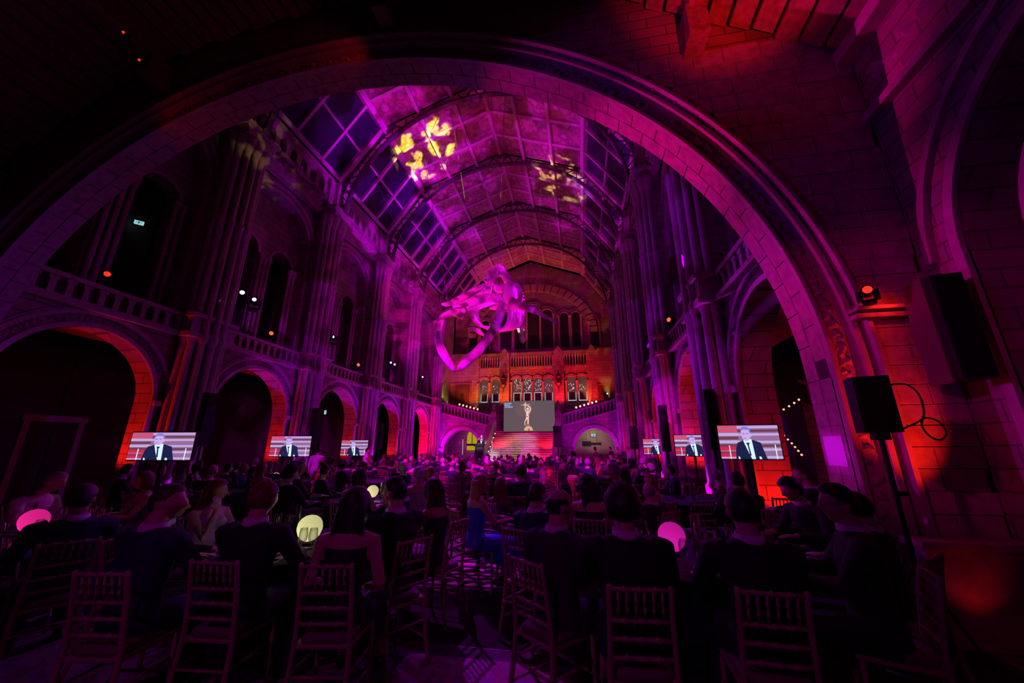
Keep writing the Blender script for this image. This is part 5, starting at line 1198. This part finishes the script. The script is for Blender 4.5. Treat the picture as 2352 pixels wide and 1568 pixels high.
def globe_mat(name, col, st):
    m = emis(name, col, st); nt = m.node_tree; tc = nt.nodes.new('ShaderNodeTexCoord'); d = nt.nodes.new('ShaderNodeVectorMath'); d.operation = 'DISTANCE'; d.inputs[1].default_value = (-.05, -.06, .07)
    r = nt.nodes.new('ShaderNodeMapRange'); r.inputs[1].default_value = .02; r.inputs[2].default_value = .22; r.inputs[3].default_value = st * 1.15; r.inputs[4].default_value = st * .55
    nt.links.new(tc.outputs['Object'], d.inputs[0]); nt.links.new(d.outputs['Value'], r.inputs[0]); nt.links.new(r.outputs[0], nt.nodes['Principled BSDF'].inputs['Emission Strength']); return m
def globe(x, y, col, st, label, pw, plight=None, s=1.0):
    t = empty('globe_lamp', (x, y, .752)); put(GB, 'lamp_base', None, t); m = GL.copy(); m.materials.clear(); m.materials.append(globe_mat('globe ' + label, col, st)); put(m, 'globe', None, t, (0, 0, .035), scale=s)
    point((x, y, 1.15), pw, plight or col, .1); return tag(t, label, 'lamp')
PI2 = 2 * PI
TABLES = []   # x, y, radius, descriptor, near
near_t = [(-5.84, 3.38, .74, 'the near table with the hot-pink globe'), (-2.70, 3.66, .74, 'the near table with the cream globe'), (.80, 3.86, .74, 'the near table with the magenta globe'),
          (-.1, 5.85, .74, 'the table beside the centre aisle'), (-3.85, 6.85, .74, 'the second-row table with a cream globe'), (-8.1, 7.2, .86, 'the table beside the nearest relay screen'), (1.9, 7.75, .74, 'the table before the largest violet-side screen'), (-8.7, 10.0, .86, 'the table with the small far globe')]
globe(-5.84, 3.38, (1, .02, .32), .95, 'hot-pink glowing globe lamp on the nearest table by the red arches', 1.2)
globe(-2.66, 3.58, (.85, .82, .36), .95, 'large cream-yellow glowing globe lamp behind wine glasses', 1.2)
globe(.75, 3.82, (.75, .01, .42), .85, 'magenta glowing globe lamp on the near table by the aisle', .8)
globe(-3.85, 6.79, (.95, .8, .4), .95, 'cream globe lamp half hidden by a black-stemmed glass, second-row table', 1.0, s=.9)
globe(-8.72, 9.95, (.8, .75, .25), .8, 'small distant cream globe lamp under the second red arch', .8, s=.85)
rnd = random.Random(21)
for x, y, r, d in near_t: table(x, y, r, 'round table under midnight-blue cloth, ' + d); TABLES.append((x, y, r, d, True))
ROWD = ['back-row', 'fourth-row', 'third-row', 'second-row', 'front-row']
COLD = ['by the red arches', 'one in from the red arches', 'beneath the whale', 'facing the stairs', 'by the violet piers']
for ri, y in enumerate((10.6, 13.5, 16.4, 19.3, 22.6)):
    for ci, x in enumerate((-11.4, -8.6, -5.5, -2.4, .7)):
        if ri == 0 and ci < 2: continue
        jx, jy = rnd.uniform(-.25, .25), rnd.uniform(-.25, .25); d = f'the {ROWD[ri]} table {COLD[ci]}'
        table(x + jx, y + jy, .86, 'round table under midnight-blue cloth, ' + d[4:] + ' in the hall'); TABLES.append((x + jx, y + jy, .86, d, False))

# ---- guests placed one by one (x, y, direction faced, ...)
NG = [
 (1.76, 3.12, 158, dict(cloth='black', hs='quiff', yaw=25, s=1.04, label='dark-haired man with spectacles in profile, at the near arch end of the magenta-globe table'), 1),
 (2.16, 3.62, 130, dict(cloth='black', hs='short', yaw=0, s=.97, label='man in dark suit with bright white collar, half hidden behind the man with spectacles'), 1),
 (-.2, 3.04, 55, dict(cloth='charcoal', hs='fringe', hcol='black', yaw=-25, arm='lap', s=1.0, skin=0, label='bald man in a pale patterned neckerchief at the magenta-globe table, beside the aisle'), (0, 0, 50)),
 (-.48, 4.05, 60, dict(cloth='navy', hs='short', hcol='brown', yaw=0, s=.97, label='broad man in navy suit with short brown hair, back turned, on the aisle chair'), 1),
 (.25, 2.72, 92, dict(cloth='black', hs='curly', yaw=0, s=1.04, label='man in black with large dark curly hair, back turned, middle of the near row'), (0, 0, 94)),
 (1.0, 2.78, 90, dict(cloth='black', hs='short', hcol='black', yaw=0, s=1.03, label='dark-haired man in black jacket with thin pale collar, back turned, end of the near row'), (-.04, 0, 88)),
 (-2.48, 2.72, 95, dict(cloth='black', hs='short', hcol='red', yaw=0, s=1.03, label='auburn-haired man in black suit, back turned, sitting before the cream globe'), 1),
 (-3.02, 2.42, 88, dict(cloth='navy', hs='short', hcol='brown', yaw=-70, s=1.03, arm='table', label='bearded-looking man in navy suit, face in profile, on the nearest chair by the cream-globe table'), (.06, -.02, 99)),
 (-3.66, 3.0, 30, dict(cloth='charcoal', hs='short', hcol='black', yaw=0, s=.94, label='man in profile just beyond the navy-suited man, facing the cream globe'), 1),
 (-4.02, 3.74, 355, dict(sex='f', cloth='white', hs='long', hcol='red', yaw=25, arm='chin', s=.97, label='auburn long-haired woman in a white blouse beside the cream-globe table'), 1),
 (-1.72, 2.78, 100, dict(sex='f', cloth='darkdress', hs='long', hcol='black', yaw=0, s=1.0, arm='lap', label='woman with long black hair and dark dress, back turned, beside the cream globe'), (0, 0, 100)),
 (-1.68, 3.38, 150, dict(cloth='black', hs='short', hcol='black', yaw=25, arm='hold', s=1.03, label='dark-haired man in black suit raising a hand to his face by the cream globe'), 1),
 (-1.62, 4.2, 165, dict(sex='f', cloth='darkdress', hs='long', hcol='brown', yaw=-25, s=.98, label='woman with long brown hair in dark dress, aisle side of the cream-globe table'), 1),
 (-4.42, 2.82, 150, dict(cloth='navy', hs='short', hcol='brown', yaw=-25, s=1.0, arm='table', lean=-.25, label='navy-suited man leaning back between the two nearest left tables'), 1),
 (-6.15, 4.62, 245, dict(sex='f', cloth='mauve', hs='bob', hcol='red', yaw=0, s=.98, label='auburn-bobbed woman with bare back, far side of the hot-pink globe table'), 1),
 (-7.05, 3.9, 20, dict(cloth='white', hs='short', hcol='grey', yaw=0, pitch=-15, s=1.0, lean=.35, label='grey-haired man in white shirt leaning over the hot-pink globe table'), 1),
 (-1.33, 4.95, 40, dict(sex='f', cloth='blue', hs='long', hcol='blond', yaw=0, s=.98, label='woman with long blond hair in a bright blue satin dress beside the aisle'), 1),
 (.05, 4.72, 90, dict(sex='f', cloth='darkdress', hs='long', hcol='black', yaw=25, s=1.0, label='dark-haired woman in dark dress before the aisle table, back turned'), 1),
 (.55, 6.72, 160, dict(cloth='black', hs='short', hcol='grey', yaw=0, s=1.04, label='grey-haired man in black suit with white collar, in profile beyond the aisle table'), 1),
 (-1.02, 6.5, 80, dict(cloth='navy', hs='short', hcol='brown', yaw=0, s=1.04, label='tall navy-suited man, back turned, on the aisle side of the aisle table'), 1),
 (2.55, 5.0, 200, dict(cloth='charcoal', hs='curly', hcol='black', yaw=0, pitch=-15, s=.98, lean=.35, label='dark-haired man bending his head low by the first violet pier'), 1),
 (3.0, 6.0, 150, dict(cloth='black', hs='short', hcol='brown', yaw=25, s=1.05, label='brown-haired man in black suit beside the near arch jamb'), 1),
 (2.05, 5.75, 95, dict(cloth='black', hs='short', hcol='black', yaw=0, s=1.0, label='dark-haired man in black, back turned, in front of the largest violet-side screen'), 1),
 (-4.95, 6.1, 60, dict(cloth='charcoal', hs='short', hcol='grey', yaw=-45, s=1.06, label='silver-haired man turning his head, at the second-row table with a cream globe'), 1),
 (-4.55, 5.45, 75, dict(cloth='black', hs='curly', hcol='black', yaw=0, s=1.03, label='man with dark curly hair, back turned, before the second-row cream globe'), 1),
 (-3.35, 5.45, 85, dict(sex='f', cloth='mauve', hs='bob', hcol='brown', yaw=25, s=1.0, label='woman with brown bobbed hair and mauve wrap before the second-row cream globe'), 1),
 (-2.72, 6.25, 140, dict(sex='f', cloth='sequin', hs='bun', hcol='white', yaw=0, s=1.0, label='white-haired woman in pale sequins, aisle side of the second-row table'), 1),
 (-7.0, 6.35, 100, dict(cloth='charcoal', hs='crop', hcol='grey', yaw=0, s=1.0, label='crop-haired man with magenta-lit collar below the nearest relay screen'), 1),
 (-7.75, 5.95, 80, dict(sex='f', cloth='sequin', hs='bob', hcol='blond', yaw=25, s=1.0, label='blond bobbed woman below the nearest relay screen'), 1),
]
placed = [(-11.6, 15.1), (-11.6, 20.7), (-11.2, 9.6), (3.0, 9.5)]
for x, y, f, kw, ch in NG:
    o = person(x, y, f, **kw); placed.append((x, y)); q_ = o.scale[0]; o.scale = (q_ * 1.13, q_ * 1.13, q_ * 1.03)
    if 'spectacles in profile' in kw['label']: glasses(o, ('m', 'table', 25, 0, False, 0.0))
    if ch:
        w_ = kw['label'].split(',')[0].replace(' in profile', '').split(); w_ = ' '.join(w_[:12])
        dx, dy, cf = ch if isinstance(ch, tuple) else (0, 0, f)
        dx -= .07 * math.cos(math.radians(cf)); dy -= .07 * math.sin(math.radians(cf))
        chair(x + dx, y + dy, cf, 'spindle-back chair of the ' + w_, True, None)
# empty spindle-back chairs the photograph shows
for x, y, f, lab in ((-5.12, 2.98, 106, 'empty spindle-back chair at the hot-pink globe table, cut by the frame edge'), (1.62, 6.35, 100, 'empty gold spindle-back chair with bright rails before the second violet-side screen'), (3.05, 6.95, 80, 'empty gold chair beside the near arch jamb'), (-2.85, 8.4, 92, 'gold chair glowing red at the end of the centre aisle'), (-2.2, 8.55, 88, 'second gold chair at the end of the centre aisle'), (1.15, 9.05, 90, 'bright magenta-lit gold chair right of the centre, back turned')):
    chair(x, y, f, lab, True); placed.append((x, y))
# patterned neckerchief of the bald man
SIDES = ['stage side', 'stage-and-violet corner', 'violet-pier side', 'camera-and-violet corner', 'camera side', 'camera-and-red corner', 'red-arch side', 'stage-and-red corner']
HN = {'short': '', 'curly': 'curly ', 'crop': 'cropped ', 'long': 'long ', 'bob': 'bobbed ', 'bun': 'pinned-up ', 'fringe': 'balding '}
CN = {'black': 'black suit', 'navy': 'navy suit', 'charcoal': 'charcoal suit', 'white': 'white shirt', 'blue': 'blue dress', 'crimson': 'crimson dress', 'mauve': 'mauve dress', 'darkdress': 'dark dress', 'sequin': 'sequinned dress', 'orange': 'orange wrap', 'green': 'green dress'}
for ti, (tx, ty, r, d, near) in enumerate(TABLES):
    for k in range(8):
        a = PI / 2 - k * PI / 4 + (.2 if ti % 2 else 0); px, py = tx + (r + .38) * math.cos(a), ty + (r + .38) * math.sin(a)
        if ti < 3: continue
        if min(math.hypot(px - q[0], py - q[1]) for q in placed) < .62: continue
        if not (-12.0 < px < 3.0) or (-2.9 < px < -1.2 and py < 8.2) or (-7.9 < px < -6.7 and 5.2 < py < 6.2): continue
        if not near and k in ((0,) if (ti + k) % 3 else (4,)): continue
        placed.append((px, py)); inward = math.degrees(a) + 180; stage = math.degrees(math.atan2(27 - py, -5 - px))
        df = (stage - inward + 180) % 360 - 180; face = inward + df * (.3 if abs(df) < 60 else .55)
        rest = (stage - face + 180) % 360 - 180; yaw = 0 if abs(rest) < 14 else (25 if abs(rest) < 38 else 45) * (1 if rest > 0 else -1)
        fem = rnd.random() < .4
        if fem: cl = rnd.choice(['darkdress', 'darkdress', 'mauve', 'sequin', 'crimson', 'orange', 'blue', 'green']); hs = rnd.choice(['long', 'long', 'bob', 'bun']); hcol = rnd.choice(['black', 'brown', 'blond', 'red', 'brown', 'white'])
        else: cl = rnd.choice(['black', 'black', 'navy', 'charcoal', 'black', 'navy', 'white'] if rnd.random() < .4 else ['black', 'navy', 'charcoal']); hs = rnd.choice(['short', 'short', 'crop', 'fringe', 'fringe', 'curly']); hcol = rnd.choice(['black', 'brown', 'grey', 'grey', 'white', 'black'])
        lab = f"{hcol}-haired {'woman' if fem else 'man'} in {CN[cl]}, {SIDES[k]} of {d[4:]}"
        arm = 'table' if yaw else ('lap' if rnd.random() < .5 else 'table')
        person(px, py, face, 'f' if fem else 'm', cl, hs, hcol, arm, yaw, s=rnd.uniform(.94, 1.05), skin=rnd.choice([0, 0, 2, 2, 1]), label=lab, group='seated dinner guests')
        chair(px, py, face, f"gold banquet chair, {SIDES[k]} of {d}", near, 'gold banquet chairs')
# standing people
person(-7.0, 26.6, -92, 'm', 'black', 'short', 'grey', 'hold', 0, stand=True, z=.8, label='grey-haired speaker in dark suit and white shirt standing at the lectern', front=True)
for i, (x, y, f, cl, sx, hs, hcol, lab) in enumerate(((2.0, 27.5, 200, 'black', 'm', 'short', 'black', 'standing man in black beside the pale lit arch, taking a picture'), (2.45, 27.1, 190, 'sequin', 'f', 'long', 'blond', 'standing blond woman in pale dress by the violet pier at the far end'), (2.7, 26.4, 200, 'charcoal', 'm', 'fringe', 'grey', 'standing balding man in charcoal by the far violet pier'),
      (3.0, 25.9, 190, 'white', 'm', 'short', 'black', 'standing waiter in white shirt by the far violet pier'), (1.0, 28.6, 170, 'black', 'f', 'bob', 'brown', 'standing woman in dark clothes silhouetted in the pale lit arch'), (-.6, 28.2, 150, 'black', 'm', 'short', 'black', 'standing dark figure by the low wall of the pale lit arch'),
      (-8.95, 15.0, 40, 'white', 'm', 'short', 'black', 'standing waiter in white shirt, back turned, near the smallest relay screen'), (-9.3, 12.4, 100, 'white', 'm', 'short', 'black', 'standing waiter in white shirt under the exit sign'), (-9.9, 8.2, 90, 'sequin', 'f', 'bun', 'brown', 'standing woman with a pale shoulder by the second red arch'), (-11.3, 18.4, 70, 'darkdress', 'f', 'long', 'black', 'standing dark-haired woman by the far red arches'))):
    person(x, y, f, sx, cl, hs, hcol, 'down', 0, stand=True, label=lab, s=.96 if i > 5 else 1, group='standing people')

# ---- tableware
for ti, (tx, ty, r, d, near) in enumerate(TABLES):
    R2 = random.Random(100 + ti); dn = d.replace('the ', '', 1)
    if ti < 3:
        for k in range(20):
            a = PI2 * (k // 2) / 10 + .2 + (k % 2) * .16; q = r - (.2 if k % 2 else .27); thing_at(WINE, 'wine_glass', tx + q * math.cos(a), ty + q * math.sin(a), .752, f'stemmed wine glass standing on {d}', 'glass', f'wine glasses on {dn}', 0, R2.uniform(.95, 1.15))
        for k in range(7):
            a = PI2 * k / 7 + .5; thing_at(TUMB, 'tumbler', tx + .36 * math.cos(a), ty + .36 * math.sin(a), .752, f'straight tumbler standing on {d}', 'glass', f'tumblers on {dn}')
        for k in range(8):
            a = PI2 * k / 8 + .1; thing_at(PLATE, 'plate', tx + (r - .15) * math.cos(a), ty + (r - .15) * math.sin(a), .753, f'dark dinner plate laid on {d}', 'plate', f'plates on {dn}', 0, .85)
            for q in (-1, 1): thing_at(CUT, 'cutlery', tx + (r - .12) * math.cos(a + q * .2), ty + (r - .12) * math.sin(a + q * .2), .753, f'piece of steel cutlery laid on {d}', 'cutlery', f'cutlery on {dn}', a - PI / 2)
        for k, (dx, dy) in enumerate(((.1, -.5), (-.42, .25), (.45, .3))[:3 if ti == 2 else 2]): thing_at(MENU, 'menu_card', tx + dx, ty + dy, .762, ('open white menu card on the camera edge of ', 'open white menu card on the far edge of ', 'third open white menu card, violet-pier edge of ')[k] + d, 'card', None, .1 + k)
        thing_at(BOTT, 'wine_bottle', tx - .25, ty + .12, .752, f'dark wine bottle standing on {d}', 'bottle', None)
        thing_at(VASE, 'glass_vase', tx + .22, ty + .2, .752, f'tall clear cylinder vase on {d}', 'vase', None)
        for k in range(3 if ti == 2 else 0): thing_at(CANG, 'frosted_tube', tx + .3 + .07 * k, ty + .52 - .05 * k, .752, ('tall frosted candle tube lit violet on ', 'middle frosted candle tube lit violet on ', 'outer frosted candle tube lit violet on ')[k] + d, 'candle holder', None, 0, (1.1, .9, .8)[k])
    else:
        n = 9 if near else 5
        for k in range(n):
            a = PI2 * k / n + R2.random(); q = r - R2.uniform(.18, .4); thing_at(WINE, 'wine_glass', tx + q * math.cos(a), ty + q * math.sin(a), .752, f'stemmed wine glass standing on {d}', 'glass', f'wine glasses on {dn}')
        if near:
            thing_at(MENU, 'menu_card', tx + .3, ty - .45, .76, f'white menu card lying on {d}', 'card', None, .4); thing_at(VASE, 'glass_vase', tx + .1, ty + .1, .752, f'tall clear cylinder vase on {d}', 'vase', None)

# ---- yellow-green beams in the haze behind the stair rails
hm = bpy.data.materials.new('stage haze'); hm.use_nodes = True; nt = hm.node_tree; nt.nodes.clear()
o_ = nt.nodes.new('ShaderNodeOutputMaterial'); v_ = nt.nodes.new('ShaderNodeVolumeScatter'); v_.inputs['Density'].default_value = .22; nt.links.new(v_.outputs[0], o_.inputs['Volume'])
for i, (x, y, z, dx) in enumerate(((-12.2, 33.6, 5.6, -.9), (-9.6, 33.8, 5.2, .5), (1.0, 33.8, 5.4, -.4), (2.6, 33.6, 5.9, -.1))):
    g = G(); g.tube([(0, 0, 0), (dx, .4, 2.0)], [.08, .75], 12); t = g.obj('haze_beam', hm, None, True, loc=(x, y, z)); t['kind'] = 'stuff'
    tag(t, 'yellow-green shaft of light in the haze, ' + ('far end over the left stair rail', 'second over the left stair rail', 'first over the right stair rail', 'brightest over the right stair rail')[i], 'light beam')
    spot((x, y, z), (x + dx, y + .4, z + 2), 220, (.75, .9, .1), 40, .3, .03, gobo=(14, .5, .03, 0))
